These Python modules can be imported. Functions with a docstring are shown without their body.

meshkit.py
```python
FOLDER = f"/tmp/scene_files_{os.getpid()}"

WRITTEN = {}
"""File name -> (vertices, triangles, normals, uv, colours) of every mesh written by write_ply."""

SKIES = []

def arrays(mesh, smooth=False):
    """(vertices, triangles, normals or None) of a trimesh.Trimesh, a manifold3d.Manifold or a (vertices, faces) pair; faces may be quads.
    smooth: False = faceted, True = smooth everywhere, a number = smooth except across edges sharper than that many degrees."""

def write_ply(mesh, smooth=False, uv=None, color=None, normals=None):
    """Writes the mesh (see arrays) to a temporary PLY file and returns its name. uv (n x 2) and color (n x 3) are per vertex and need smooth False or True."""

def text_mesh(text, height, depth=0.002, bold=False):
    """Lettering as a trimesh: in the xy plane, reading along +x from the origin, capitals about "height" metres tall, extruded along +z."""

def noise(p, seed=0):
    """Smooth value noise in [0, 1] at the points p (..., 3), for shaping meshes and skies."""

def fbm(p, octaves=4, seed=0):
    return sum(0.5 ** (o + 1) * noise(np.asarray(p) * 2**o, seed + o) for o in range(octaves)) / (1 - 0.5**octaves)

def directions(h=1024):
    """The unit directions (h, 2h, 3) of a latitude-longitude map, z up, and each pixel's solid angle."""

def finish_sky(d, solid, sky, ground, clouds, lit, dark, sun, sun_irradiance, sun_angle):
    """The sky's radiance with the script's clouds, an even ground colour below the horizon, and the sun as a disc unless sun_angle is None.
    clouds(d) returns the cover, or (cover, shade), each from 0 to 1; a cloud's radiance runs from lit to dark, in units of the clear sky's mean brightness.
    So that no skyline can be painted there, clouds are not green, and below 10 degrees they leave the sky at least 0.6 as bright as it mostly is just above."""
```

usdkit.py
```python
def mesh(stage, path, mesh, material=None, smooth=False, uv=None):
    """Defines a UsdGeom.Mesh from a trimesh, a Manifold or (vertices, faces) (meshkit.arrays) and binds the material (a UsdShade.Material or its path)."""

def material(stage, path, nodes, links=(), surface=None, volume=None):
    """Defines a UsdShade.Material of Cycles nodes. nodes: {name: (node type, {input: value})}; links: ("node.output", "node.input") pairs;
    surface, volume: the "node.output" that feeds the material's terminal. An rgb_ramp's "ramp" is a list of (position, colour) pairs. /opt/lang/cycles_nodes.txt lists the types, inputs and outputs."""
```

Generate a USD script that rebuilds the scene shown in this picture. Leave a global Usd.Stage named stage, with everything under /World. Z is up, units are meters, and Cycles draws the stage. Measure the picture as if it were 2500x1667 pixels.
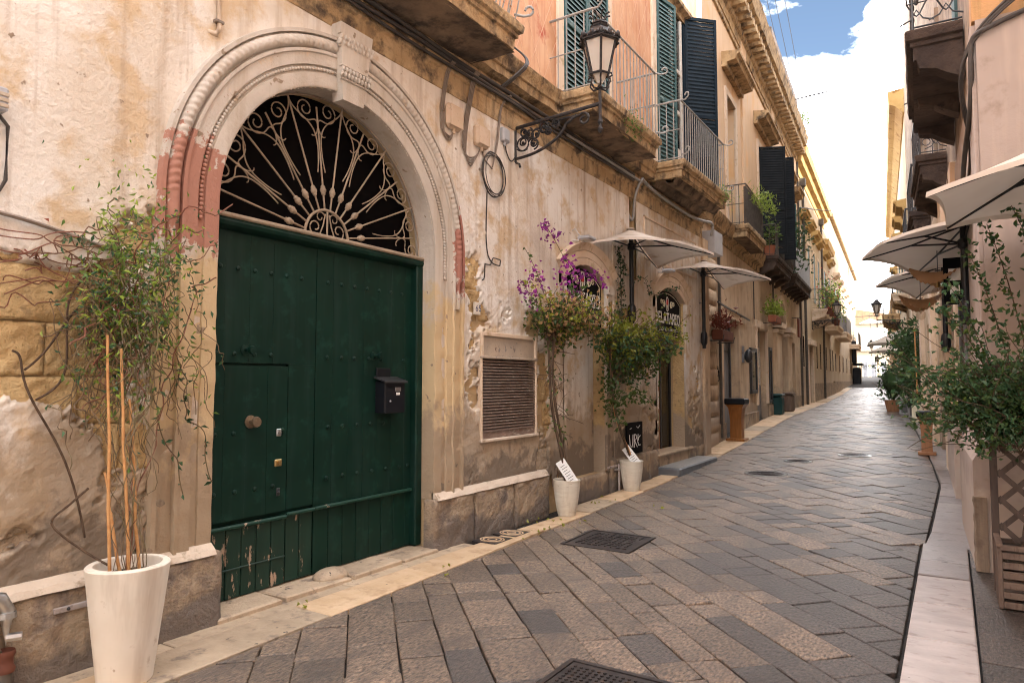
import math, random
import numpy as np, trimesh, usdkit, meshkit
from shapely.geometry import Polygon, box as sbox, LineString, Point
from shapely.ops import unary_union
from shapely import affinity
from pxr import Usd, UsdGeom, UsdLux, UsdShade, Gf, Sdf, Vt

stage = Usd.Stage.CreateInMemory()
UsdGeom.SetStageUpAxis(stage, UsdGeom.Tokens.z)
UsdGeom.SetStageMetersPerUnit(stage, 1.0)
UsdGeom.Xform.Define(stage, '/World')
UsdGeom.Scope.Define(stage, '/World/Looks')

# ---------------------------------------------------------------- camera
YAW = math.atan(1069 / 1667.); PIT = math.atan(97 / 1667.)
fw = np.array([-math.sin(YAW) * math.cos(PIT), math.cos(YAW) * math.cos(PIT), math.sin(PIT)])
rt = np.array([math.cos(YAW), math.sin(YAW), 0.]); up = np.cross(rt, fw)
CAM = np.array([4.2, 0, 1.6])
cam = UsdGeom.Camera.Define(stage, '/World/camera')
cam.AddTransformOp().Set(Gf.Matrix4d(*rt, 0, *up, 0, *(-fw), 0, *CAM, 1))
cam.CreateHorizontalApertureAttr(36.0); cam.CreateVerticalApertureAttr(36.0 * 682 / 1024)
cam.CreateFocalLengthAttr(24.0); cam.CreateClippingRangeAttr(Gf.Vec2f(0.05, 2000))
cam.CreateFStopAttr(3.5); cam.CreateFocusDistanceAttr(7.0)
cam.CreateExposureAttr(2.22)

# ---------------------------------------------------------------- sky and sun
SUN_AZ, SUN_EL = math.atan2(0.94, -0.34), math.radians(29)
sd = np.array([math.sin(SUN_AZ) * math.cos(SUN_EL), math.cos(SUN_AZ) * math.cos(SUN_EL), math.sin(SUN_EL)])
sun = UsdLux.DistantLight.Define(stage, '/World/sun')
sun.CreateIntensityAttr(0.7); sun.CreateAngleAttr(0.5); sun.CreateColorAttr(Gf.Vec3f(1.0, 0.93, 0.82))
sun.CreateNormalizeAttr(True)
zx = np.cross([0, 0, 1.], sd); zx /= np.linalg.norm(zx); zy = np.cross(sd, zx)
sun.AddTransformOp().Set(Gf.Matrix4d(*zx, 0, *zy, 0, *sd, 0, 0, 0, 50, 1))
dome = UsdLux.DomeLight.Define(stage, '/World/sky')
dome.CreateIntensityAttr(1.0)
skm = usdkit.material(stage, '/World/Looks/sky', {
    "sky": ("sky_texture", {"sky_type": "single_scattering", "sun_disc": False, "sun_elevation": SUN_EL, "sun_rotation": SUN_AZ, "aerosol_density": 1.6}),
    "tc": ("texture_coordinate", {}),
    "mp": ("mapping", {"location": (0.31, 0.42, 0.1), "scale": (1.0, 1.0, 2.1)}),
    "n": ("noise_texture", {"scale": 2.3, "detail": 9.0, "roughness": 0.58, "distortion": 0.25}),
    "r": ("rgb_ramp", {"ramp": [(0.42, (0, 0, 0)), (0.50, (1, 1, 1))]}),
    "n2": ("noise_texture", {"scale": 5.0, "detail": 6.0}),
    "cl": ("rgb_ramp", {"ramp": [(0.3, (26.0, 26.8, 29.0)), (0.65, (40, 40, 40.8))]}),
    "mix": ("mix_color", {"blend_type": "mix", "use_clamp": False}),
    "bg": ("background_shader", {"strength": 0.055})},
    [("tc.generated", "mp.vector"), ("mp.vector", "n.vector"), ("mp.vector", "n2.vector"), ("n.fac", "r.fac"), ("n2.fac", "cl.fac"),
     ("r.color", "mix.fac"), ("sky.color", "mix.a"), ("cl.color", "mix.b"), ("mix.result", "bg.color")], surface="bg.background")
UsdShade.MaterialBindingAPI.Apply(dome.GetPrim()).Bind(skm)
dome.GetPrim().SetCustomDataByKey('kind', 'structure')

# ---------------------------------------------------------------- helpers
class MB:
    """collects triangles"""
    def __init__(s): s.V, s.F, s.n = [], [], 0
    def add(s, v, f):
        v = np.asarray(v, float); f = np.asarray(f, int)
        if len(f) == 0: return s
        if f.shape[1] == 4: f = np.vstack([f[:, [0, 1, 2]], f[:, [0, 2, 3]]])
        s.V.append(v); s.F.append(f + s.n); s.n += len(v); return s
    def tm(s, t): return s.add(t.vertices, t.faces)
    def box(s, a, b):
        (x0, y0, z0), (x1, y1, z1) = a, b
        v = [(x, y, z) for z in (z0, z1) for y in (y0, y1) for x in (x0, x1)]
        return s.add(v, [(0, 2, 3, 1), (4, 5, 7, 6), (0, 1, 5, 4), (2, 6, 7, 3), (0, 4, 6, 2), (1, 3, 7, 5)])
    def cbox(s, a, b, c=.006):
        """box with chamfered edges"""
        a = np.minimum(a, b).astype(float); b2 = np.maximum(a, b).astype(float); 
        c = min(c, .45 * float((b2 - a).min()))
        P = []
        for sx in (0, 1):
            for sy in (0, 1):
                for sz in (0, 1):
                    q = np.array([(a, b2)[sx][0], (a, b2)[sy][1], (a, b2)[sz][2]]); d = np.array([1 - 2 * sx, 1 - 2 * sy, 1 - 2 * sz]) * c
                    for k in range(3):
                        w = q + d; w[k] = q[k]; P.append(w)
        h = trimesh.Trimesh(P, []).convex_hull
        return s.add(h.vertices, h.faces)
    def tube(s, pts, r, sides=6, cap=True):
        p = np.asarray(pts, float); n = len(p)
        t = np.gradient(p, axis=0) if n > 2 else np.repeat([p[-1] - p[0]], n, 0)
        t /= np.linalg.norm(t, axis=1, keepdims=True) + 1e-12
        ref = np.array([0, 0, 1.]) if abs(t[:, 2]).mean() < .8 else np.array([1., 0, 0])
        a = np.cross(t, ref); a /= np.linalg.norm(a, axis=1, keepdims=True) + 1e-9
        b = np.cross(t, a); ang = np.arange(sides) * 2 * np.pi / sides
        r = np.broadcast_to(r, (n,))
        v = p[:, None] + r[:, None, None] * (np.cos(ang)[None, :, None] * a[:, None] + np.sin(ang)[None, :, None] * b[:, None])
        i, j = np.meshgrid(np.arange(n - 1), np.arange(sides), indexing='ij')
        q = np.stack([i * sides + j, (i + 1) * sides + j, (i + 1) * sides + (j + 1) % sides, i * sides + (j + 1) % sides], -1).reshape(-1, 4)
        f = np.vstack([q[:, [0, 1, 2]], q[:, [0, 2, 3]]])
        if cap:
            e = (n - 1) * sides
            f = np.vstack([f, [(0, k, k + 1) for k in range(1, sides - 1)], [(e, e + k + 1, e + k) for k in range(1, sides - 1)]])
        return s.add(v.reshape(-1, 3), f)
    def lathe(s, prof, c=(0, 0, 0), sides=20):
        """prof [(r,z)]"""
        ang = np.arange(sides) * 2 * np.pi / sides; pr = np.asarray(prof, float); n = len(pr)
        v = np.stack([pr[:, None, 0] * np.cos(ang), pr[:, None, 0] * np.sin(ang), np.broadcast_to(pr[:, None, 1], (n, sides))], -1).reshape(-1, 3) + np.asarray(c, float)
        i, j = np.meshgrid(np.arange(n - 1), np.arange(sides), indexing='ij')
        q = np.stack([i * sides + j, i * sides + (j + 1) % sides, (i + 1) * sides + (j + 1) % sides, (i + 1) * sides + j], -1).reshape(-1, 4)
        return s.add(v, q)
    def sphere(s, c, r, sub=1, sc=(1, 1, 1)):
        t = ICO[sub]; return s.add(t.vertices * r * np.asarray(sc) + np.asarray(c), t.faces)
    def poly(s, pg, z0, z1, mp=lambda p: p):
        """extruded shapely polygon, mp maps (u,v,w) rows"""
        gs = getattr(pg, 'geoms', [pg])
        for g in gs:
            if g.geom_type != 'Polygon' or g.area < 1e-7: continue
            t = trimesh.creation.extrude_polygon(g, z1 - z0, engine='earcut')
            v = np.array(t.vertices); v[:, 2] += z0
            s.add(mp(v), t.faces)
        return s
    def grid(s, P):
        """P (n,m,3)"""
        n, m = P.shape[:2]; i, j = np.meshgrid(np.arange(n - 1), np.arange(m - 1), indexing='ij')
        q = np.stack([i * m + j, (i + 1) * m + j, (i + 1) * m + j + 1, i * m + j + 1], -1).reshape(-1, 4)
        return s.add(P.reshape(-1, 3), q)
    def sweep(s, path, prof_fn, closed=True, caps=True):
        """path: list of k; prof_fn(k)->(m,3) ring"""
        R = np.stack([prof_fn(k) for k in path]); n, m = R.shape[:2]
        mm = m if closed else m - 1
        i, j = np.meshgrid(np.arange(n - 1), np.arange(mm), indexing='ij')
        q = np.stack([i * m + j, i * m + (j + 1) % m, (i + 1) * m + (j + 1) % m, (i + 1) * m + j], -1).reshape(-1, 4)
        f = np.vstack([q[:, [0, 1, 2]], q[:, [0, 2, 3]]])
        if caps and closed:
            for e in (0, (n - 1) * m):
                ring = R[0] if e == 0 else R[-1]
                c = ring.mean(0); nrm = np.linalg.svd(ring - c)[2]
                uv = (ring - c) @ nrm[:2].T
                try:
                    pg = Polygon(uv)
                    if pg.is_valid:
                        from mapbox_earcut import triangulate_float64 as tri
                        idx = tri(uv, np.array([m], np.uint32)).reshape(-1, 3)
                        f = np.vstack([f, idx + e])
                except Exception:
                    pass
        return s.add(R.reshape(-1, 3), f)
    def get(s): return np.vstack(s.V), np.vstack(s.F)
ICO = {k: trimesh.creation.icosphere(subdivisions=k) for k in (0, 1, 2)}

class Wall:
    """local (s = y of the world, n = metres out of the wall, z)"""
    def __init__(w, x0, y0, slope, side):
        w.x0, w.y0, w.k = x0, y0, slope; L = math.hypot(1, slope)
        w.nv = np.array([1, -slope, 0]) / L * side; w.side = side
    def x(w, y): return w.x0 + w.k * (y - w.y0)
    def __call__(w, p):
        p = np.atleast_2d(np.asarray(p, float))
        b = np.stack([w.x0 + w.k * (p[:, 0] - w.y0), p[:, 0], p[:, 2]], 1)
        return b + p[:, 1:2] * w.nv
WA = Wall(0, 0, 0, 1)
WB = Wall(-.2, 13.8, -.06, 1)
WR = Wall(4.47, 7, -.033, -1)
WR2 = Wall(4.27, 13, -.074, -1)
def gz(y):
    def ss(a, b): t = min(max((y - a) / (b - a), 0), 1); return t * t * (3 - 2 * t)
    return .5 * ss(8, 26) + float(np.interp(y, [26, 38, 50, 66, 84, 112], [0, .06, .24, .68, 1.22, 1.8]))

_names, _loc = {}, {}
def uniq(path):
    k = _names.get(path, 0); _names[path] = k + 1
    return path if k == 0 else f'{path}_{k:03d}'
LOOK = {}
def part(name, mb, mat, parent=None, wall=None, smooth=False, label=None, kind=None, cat=None, group=None):
    """ONE mesh prim; parent is a prim path"""
    v, f = mb.get() if isinstance(mb, MB) else mb
    if wall is not None:
        v = wall(v)
        if wall.side > 0: f = f[:, ::-1]
    p = uniq((parent or '/World') + '/' + name)
    root = parent
    loc = np.zeros(3)
    while root:
        if root in _loc: loc = _loc[root]; break
        root = root.rsplit('/', 1)[0] if root.count('/') > 1 else None
    m = usdkit.mesh(stage, p, (v - loc, f), LOOK[mat] if isinstance(mat, str) else mat, smooth=smooth)
    meta(m.GetPrim(), label, cat, group, kind)
    return p
def meta(pr, label=None, cat=None, group=None, kind=None):
    if not isinstance(pr, Usd.Prim): pr = stage.GetPrimAtPath(pr)
    for k, x in (('label', label), ('category', cat), ('group', group), ('kind', kind)):
        if x: pr.SetCustomDataByKey(k, x)
def thing(name, label=None, cat=None, loc=(0, 0, 0), group=None, kind=None):
    p = uniq('/World/' + name); x = UsdGeom.Xform.Define(stage, p)
    x.AddTranslateOp().Set(Gf.Vec3d(*map(float, loc))); _loc[p] = np.asarray(loc, float)
    meta(x.GetPrim(), label, cat, group, kind); return p
def copy(src, loc, rot=0, label=None, group=None):
    was = stage.GetPrimAtPath(src).GetCustomData(); base = src.rsplit('/', 1)[1]
    p = uniq('/World/' + base); x = UsdGeom.Xform.Define(stage, p)
    x.GetPrim().GetReferences().AddInternalReference(src); x.GetPrim().SetInstanceable(True)
    x.ClearXformOpOrder(); x.AddTranslateOp(opSuffix='at').Set(Gf.Vec3d(*map(float, loc))); x.AddRotateZOp().Set(float(rot))
    meta(x.GetPrim(), label or was.get('label'), was.get('category'), group or was.get('group')); return p

def fbm(p, o=4, seed=0): return meshkit.fbm(np.asarray(p, float), o, seed)

# ---------------------------------------------------------------- materials
def mat(name, c1, c2=None, scale=2.0, lo=.35, hi=.65, rough=.8, bump=.0, bscale=40., bdist=.01, c3=None, s3=7., lo3=.55, hi3=.65,
        streak=None, spec=.3, stretch=(1, 1, 1), metal=0., rnd=0., detail=6., trans=0., low=None, low2=None, patch=(), speck=None, coat=0., bump2=None):
    """a weathered surface: c1/c2 by a big noise, c3 patches by a sharper one, streak = (colour, amount) runs down, low = (z0, z1, colour, amount) grime near the ground, rnd = value change per object"""
    c2 = c2 or c1
    n = {"g": ("geometry", {}), "m": ("mapping", {"scale": stretch}),
         "n1": ("noise_texture", {"scale": scale, "detail": detail, "roughness": .62}),
         "r1": ("rgb_ramp", {"ramp": [(lo, c1), (hi, c2)]}),
         "p": ("principled_bsdf", {"roughness": rough, "specular_ior_level": spec, "metallic": metal, "coat_weight": coat, "coat_roughness": .25})}
    l = [("g.position", "m.vector"), ("m.vector", "n1.vector"), ("n1.fac", "r1.fac")]
    out = "r1.color"
    if c3 is not None:
        n["n3"] = ("noise_texture", {"scale": s3, "detail": 8., "roughness": .65}); n["r3"] = ("rgb_ramp", {"ramp": [(lo3, (0, 0, 0)), (hi3, (1, 1, 1))]})
        n["x3"] = ("mix_color", {"blend_type": "mix", "b": c3})
        l += [("m.vector", "n3.vector"), ("n3.fac", "r3.fac"), ("r3.color", "x3.fac"), (out, "x3.a")]; out = "x3.result"
    if streak:
        n["ms"] = ("mapping", {"scale": (9, 9, .55)}); n["ns"] = ("noise_texture", {"scale": 1.0, "detail": 5., "roughness": .6})
        n["rs"] = ("rgb_ramp", {"ramp": [(.5, (0, 0, 0)), (.72, (streak[1],) * 3)]}); n["xs"] = ("mix_color", {"blend_type": "mix", "b": streak[0]})
        l += [("g.position", "ms.vector"), ("ms.vector", "ns.vector"), ("ns.fac", "rs.fac"), ("rs.color", "xs.fac"), (out, "xs.a")]; out = "xs.result"
    for q, lw in enumerate((low, low2)):
        if not lw: continue
        z0, z1, lc, la = lw; q = str(q)
        n["sx" + q] = ("separate_xyz", {}); n["nl" + q] = ("noise_texture", {"scale": 2.2 + 1.3 * int(q), "detail": 7., "roughness": .65})
        n["zr" + q] = ("map_range", {"from_min": z1, "from_max": z0, "to_min": -.28, "to_max": .42, "clamp": True})
        n["al" + q] = ("math", {"math_type": "add"}); n["rl" + q] = ("rgb_ramp", {"ramp": [(.5, (0, 0, 0)), (.62, (la,) * 3)]}); n["xl" + q] = ("mix_color", {"blend_type": "mix", "b": lc})
        l += [("g.position", "sx%s.vector" % q), ("sx%s.z" % q, "zr%s.value" % q), ("m.vector", "nl%s.vector" % q), ("nl%s.fac" % q, "al%s.value1" % q), ("zr%s.result" % q, "al%s.value2" % q), ("al%s.value" % q, "rl%s.fac" % q), ("rl%s.color" % q, "xl%s.fac" % q), (out, "xl%s.a" % q)]; out = "xl%s.result" % q
    for q, (pc, pr, pcol) in enumerate(patch):
        q = str(q)
        n["v" + q] = ("vector_math", {"math_type": "subtract", "vector2": pc}); n["w" + q] = ("vector_math", {"math_type": "multiply", "vector2": [1. / a for a in pr]}); n["u" + q] = ("vector_math", {"math_type": "length"})
        n["pn" + q] = ("noise_texture", {"scale": 9., "detail": 9., "roughness": .68}); n["pa" + q] = ("math", {"math_type": "add"}); n["pr" + q] = ("rgb_ramp", {"ramp": [(.70, (1, 1, 1)), (.74, (0, 0, 0))]}); n["pm" + q] = ("math", {"math_type": "multiply_add", "value2": .5, "value3": -.42}); n["px" + q] = ("mix_color", {"blend_type": "mix", "b": pcol})
        l += [("g.position", "v%s.vector1" % q), ("v%s.vector" % q, "w%s.vector1" % q), ("w%s.vector" % q, "u%s.vector1" % q), ("u%s.value" % q, "pm%s.value1" % q), ("g.position", "pn%s.vector" % q), ("pm%s.value" % q, "pa%s.value1" % q), ("pn%s.fac" % q, "pq%s.value1" % q), ("pq%s.value" % q, "pa%s.value2" % q), ("pa%s.value" % q, "pr%s.fac" % q), ("pr%s.color" % q, "px%s.fac" % q), (out, "px%s.a" % q)]; out = "px%s.result" % q
        n["pq" + q] = ("math", {"math_type": "multiply", "value2": 1.3})
    if speck:
        n["nk"] = ("noise_texture", {"scale": speck[1], "detail": 3., "roughness": .5}); n["rk"] = ("rgb_ramp", {"ramp": [(speck[2], (0, 0, 0)), (speck[2] + .04, (1, 1, 1))]})
        n["xk"] = ("mix_color", {"blend_type": "mix", "b": speck[0]})
        l += [("g.position", "nk.vector"), ("nk.fac", "rk.fac"), ("rk.color", "xk.fac"), (out, "xk.a")]; out = "xk.result"
    if rnd:
        n["oi"] = ("object_info", {}); n["mr"] = ("map_range", {"from_min": 0., "from_max": 1., "to_min": 1 - rnd, "to_max": 1 + rnd})
        n["gi"] = ("math", {"math_type": "add"}); n["gf"] = ("math", {"math_type": "fraction"})
        n["hs"] = ("hsv", {"hue": .5, "saturation": 1., "fac": 1.})
        l += [("oi.random", "gi.value1"), ("g.random_per_island", "gi.value2"), ("gi.value", "gf.value1"), ("gf.value", "mr.value"), ("mr.result", "hs.value"), (out, "hs.color")]; out = "hs.color"
    l.append((out, "p.base_color"))
    if bump:
        n["nb"] = ("noise_texture", {"scale": bscale, "detail": 6., "roughness": .6}); n["b"] = ("bump", {"strength": bump, "distance": bdist})
        l += [("m.vector", "nb.vector"), ("nb.fac", "b.height"), ("b.normal", "p.normal")]
    surf = "p.BSDF"
    if trans:
        n["t"] = ("translucent_bsdf", {}); n["ms_"] = ("mix_closure", {"fac": trans}); l += [(out, "t.color"), ("p.BSDF", "ms_.closure1"), ("t.BSDF", "ms_.closure2")]; surf = "ms_.closure"
    LOOK[name] = usdkit.material(stage, '/World/Looks/' + name, n, l, surface=surf); return LOOK[name]
# ---------------------------------------------------------------- surfaces
YEL = (.53, .36, .17)
mat('plaster', (.61, .525, .43), (.72, .665, .60), 1.1, .38, .60, c3=(.55, .41, .265), s3=2.6, lo3=.49, hi3=.62, streak=((.36, .26, .175), .7), low=(.4, 2.2, (.34, .255, .17), .85), low2=(.2, 1.3, (.165, .13, .10), .8), bump=.55, bscale=24., bdist=.022, rough=.9, speck=((.27, .20, .14), 12., .70))
mat('core_stone', (.42, .30, .17), (.55, .40, .22), 1.5, bump=.6, bscale=30., bdist=.02, rough=.92)
mat('yellow_stone', (.45, .30, .14), (.60, .43, .22), 3., c3=(.36, .25, .13), s3=14., low=(.4, 1.5, (.40, .32, .24), .9), bump=1., bscale=34., bdist=.03, rough=.95, rnd=.12)
mat('arch_plaster', (.46, .40, .335), (.56, .495, .425), 1.6, c3=(.58, .44, .31), s3=5., lo3=.62, hi3=.7, low=(1.9, 2.9, (.55, .40, .22), .9), low2=(.4, 2.1, (.33, .25, .175), .85), streak=((.36, .28, .2), .6), speck=((.27, .2, .14), 11., .68), bump=.55, bscale=26., bdist=.014, rough=.9,
    patch=[((0.05, 2.60, 2.82), (.3, .30, .42), (.36, .175, .125)), ((.05, 5.50, 2.86), (.3, .11, .42), (.34, .15, .11))])
mat('plinth_stone', (.26, .195, .135), (.43, .335, .235), 2.6, c3=(.17, .135, .115), s3=5., lo3=.5, hi3=.66, streak=((.20, .14, .10), .7), low=(-.1, .45, (.15, .125, .11), .85), bump=.9, bscale=30., bdist=.025, rough=.95, rnd=.08)
mat('plinth_cap', (.56, .46, .36), (.64, .53, .42), 4., c3=(.36, .28, .2), s3=9., bump=.5, bscale=40., bdist=.012, rough=.9)
mat('weathered_trim', (.40, .26, .13), (.52, .37, .21), 2.5, c3=(.09, .065, .045), s3=4., lo3=.49, hi3=.64, streak=((.14, .095, .06), .85), bump=1., bscale=22., bdist=.03, rough=.95)
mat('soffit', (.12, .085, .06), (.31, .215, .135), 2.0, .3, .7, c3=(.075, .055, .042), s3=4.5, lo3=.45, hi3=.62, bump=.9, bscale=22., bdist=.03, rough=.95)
mat('clean_trim', (.60, .46, .33), (.67, .53, .40), 2., c3=(.48, .35, .22), s3=6., bump=.4, bscale=30., bdist=.01, rough=.9)
mat('gate_green', (.0018, .016, .0105), (.0030, .023, .0155), 2.5, c3=(.006, .034, .024), s3=6., rough=.5, spec=.2, streak=((.013, .032, .027), .6), bump=.12, bscale=60., bdist=.004, speck=((.16, .17, .14), 34., .80))
mat('gate_worn', (.0022, .021, .013), (.0036, .029, .019), 3., c3=(.34, .24, .17), s3=7., lo3=.61, hi3=.635, stretch=(1, 2.6, .8), rough=.5, spec=.4, bump=.2, bscale=60., bdist=.004)
mat('rail_green', (.006, .036, .024), (.011, .05, .034), 5., c3=(.42, .30, .22), s3=9., lo3=.62, hi3=.64, rough=.5, bump=.2)
mat('grille_paint', (.27, .205, .145), (.36, .28, .20), 8., c3=(.25, .17, .11), s3=25., lo3=.6, hi3=.68, rough=.7)
mat('dark_room', (.006, .005, .005), rough=.9, spec=.0)  # near-black, stands in for unlit rooms and recesses
mat('brass', (.55, .42, .2), (.42, .30, .14), 20., metal=1., rough=.35)
mat('steel', (.5, .5, .5), (.4, .4, .4), 20., metal=1., rough=.35)
mat('bronze_knob', (.20, .15, .10), (.30, .23, .16), 30., metal=.8, rough=.42)
mat('black_metal', (.018, .018, .020), (.03, .03, .032), 10., rough=.42, spec=.5)
mat('black_box', (.006, .007, .010), (.010, .011, .014), 6., rough=.4, spec=.2)
mat('iron', (.022, .020, .021), (.045, .04, .038), 14., c3=(.07, .05, .04), s3=30., rough=.55, metal=.2, bump=.3, bscale=80., bdist=.004)
mat('cast_iron', (.035, .030, .030), (.06, .052, .05), 8., c3=(.10, .065, .045), s3=16., lo3=.55, hi3=.7, rough=.45, metal=.4, bump=.3, bscale=90., bdist=.004)
mat('vent_metal', (.17, .115, .09), (.26, .19, .155), 5., c3=(.42, .36, .30), s3=13., lo3=.55, hi3=.68, stretch=(1, 1, 2.5), rough=.6, metal=.1, bump=.3)
mat('vent_panel', (.46, .37, .28), (.36, .30, .24), 3., c3=(.13, .085, .06), s3=8., lo3=.62, hi3=.67, bump=.6, rough=.85, speck=((.22, .2, .18), 16., .62))
mat('orange_wall', (.52, .26, .135), (.62, .375, .225), 1.2, .38, .62, c3=(.42, .105, .06), s3=1.7, lo3=.60, hi3=.72, streak=((.38, .12, .07), .6), bump=.25, rough=.88)
mat('orange_line', (.60, .36, .235), (.66, .42, .29), 4., rough=.9)
mat('shutter_teal', (.03, .075, .075), (.045, .10, .10), 4., c3=(.10, .15, .14), s3=9., rough=.55)
mat('shutter_navy', (.005, .012, .019), (.008, .017, .026), 4., rough=.55, spec=.15)
mat('shutter_dark', (.006, .008, .010), (.011, .013, .015), 4., rough=.6, spec=.12)
mat('white_frame', (.58, .53, .46), (.64, .6, .53), 5., c3=(.4, .34, .28), s3=12., rough=.6)
mat('grey_door', (.155, .155, .165), (.21, .205, .21), 2.5, streak=((.07, .065, .065), .6), c3=(.10, .09, .09), s3=6., rough=.55, bump=.2)
mat('grey_rail', (.25, .24, .22), (.34, .325, .30), 6., c3=(.20, .11, .06), s3=14., lo3=.62, hi3=.68, rough=.5, metal=.15)
mat('dark_rail', (.06, .05, .042), (.10, .085, .07), 8., rough=.6)
mat('cable', (.17, .13, .10), (.24, .19, .15), 6., rough=.6)
mat('dark_cable', (.045, .038, .034), (.07, .058, .05), 6., rough=.55)
mat('junction_box', (.52, .38, .26), (.60, .47, .36), 6., c3=(.4, .28, .18), s3=12., rough=.6)
mat('beige_wall', (.58, .39, .235), (.66, .48, .32), .55, .36, .64, c3=(.66, .40, .20), s3=1.1, lo3=.5, hi3=.66, streak=((.50, .33, .18), .6), bump=.3, rough=.9)
mat('street_wall', (.46, .335, .22), (.60, .455, .31), 1.0, .36, .64, c3=(.36, .26, .175), s3=2.2, lo3=.54, hi3=.68, streak=((.28, .2, .14), .7), low=(.1, 2.2, (.30, .235, .18), .8), bump=.5, bscale=18., bdist=.02, rough=.92)
mat('far_wall', (.42, .315, .20), (.50, .40, .28), .5, streak=((.5, .37, .24), .5), low=(.4, 2.6, (.5, .38, .28), .7), bump=.2, rough=.92)
mat('dark_stone', (.045, .033, .028), (.12, .085, .065), 1.6, .35, .7, c3=(.028, .022, .020), s3=4., bump=.8, bscale=18., bdist=.03, rough=.95)
mat('gold_trim', (.38, .24, .09), (.50, .34, .14), 1.5, c3=(.25, .13, .04), s3=3., bump=.6, rough=.9)
mat('brown_stone', (.20, .145, .105), (.36, .275, .20), 1.2, c3=(.14, .10, .075), s3=3., streak=((.12, .085, .06), .8), bump=.5, rough=.95)
mat('cream_wall', (.34, .275, .235), (.38, .31, .27), .9, c3=(.28, .22, .18), s3=3.5, lo3=.56, hi3=.7, streak=((.58, .45, .35), .3), low=(.0, 1.2, (.5, .41, .34), .6), bump=.15, rough=.9)
mat('old_orange', (.46, .25, .11), (.56, .35, .18), 1.2, c3=(.62, .5, .38), s3=4., lo3=.58, hi3=.64, streak=((.18, .15, .06), .7), bump=.5, rough=.95)
mat('asphalt_joint', (.018, .015, .013), (.035, .029, .025), 6., bump=.6, rough=.85)
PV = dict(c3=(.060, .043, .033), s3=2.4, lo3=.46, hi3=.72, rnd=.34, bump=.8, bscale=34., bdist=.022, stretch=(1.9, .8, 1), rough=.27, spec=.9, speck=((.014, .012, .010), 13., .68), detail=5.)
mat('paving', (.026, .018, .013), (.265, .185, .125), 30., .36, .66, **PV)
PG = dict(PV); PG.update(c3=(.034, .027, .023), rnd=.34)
mat('paving_dark', (.010, .008, .007), (.098, .074, .060), 30., .36, .68, **PG)
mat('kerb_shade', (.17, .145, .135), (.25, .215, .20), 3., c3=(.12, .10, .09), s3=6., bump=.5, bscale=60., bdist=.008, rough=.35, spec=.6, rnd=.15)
mat('pale_render', (.70, .665, .61), (.76, .72, .665), .6, rough=.9)  # for walls out of frame, kept pale to bounce light into the street
mat('wood_shaded', (.060, .042, .034), (.10, .07, .055), 3., stretch=(6, 6, 1), c3=(.045, .03, .025), s3=8., rough=.75, bump=.3)  # darker copy of the box wood, with that side's shade in its colour
mat('kerb_warm', (.50, .34, .20), (.60, .44, .29), 3.5, c3=(.34, .21, .12), s3=5., lo3=.52, hi3=.7, bump=.6, bscale=40., bdist=.01, rough=.6, rnd=.12, speck=((.05, .04, .035), 16., .73))
mat('threshold', (.34, .26, .18), (.48, .37, .26), 3.5, c3=(.22, .17, .13), s3=6., bump=.8, bscale=30., bdist=.012, rough=.65, rnd=.12, speck=((.04, .035, .03), 18., .7))
mat('kerb_pale', (.30, .255, .235), (.40, .345, .32), 3., c3=(.22, .175, .155), s3=5., bump=.5, bscale=60., bdist=.008, rough=.42, spec=.5, rnd=.1, stretch=(1, 2, 1), speck=((.07, .05, .045), 22., .74))
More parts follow.
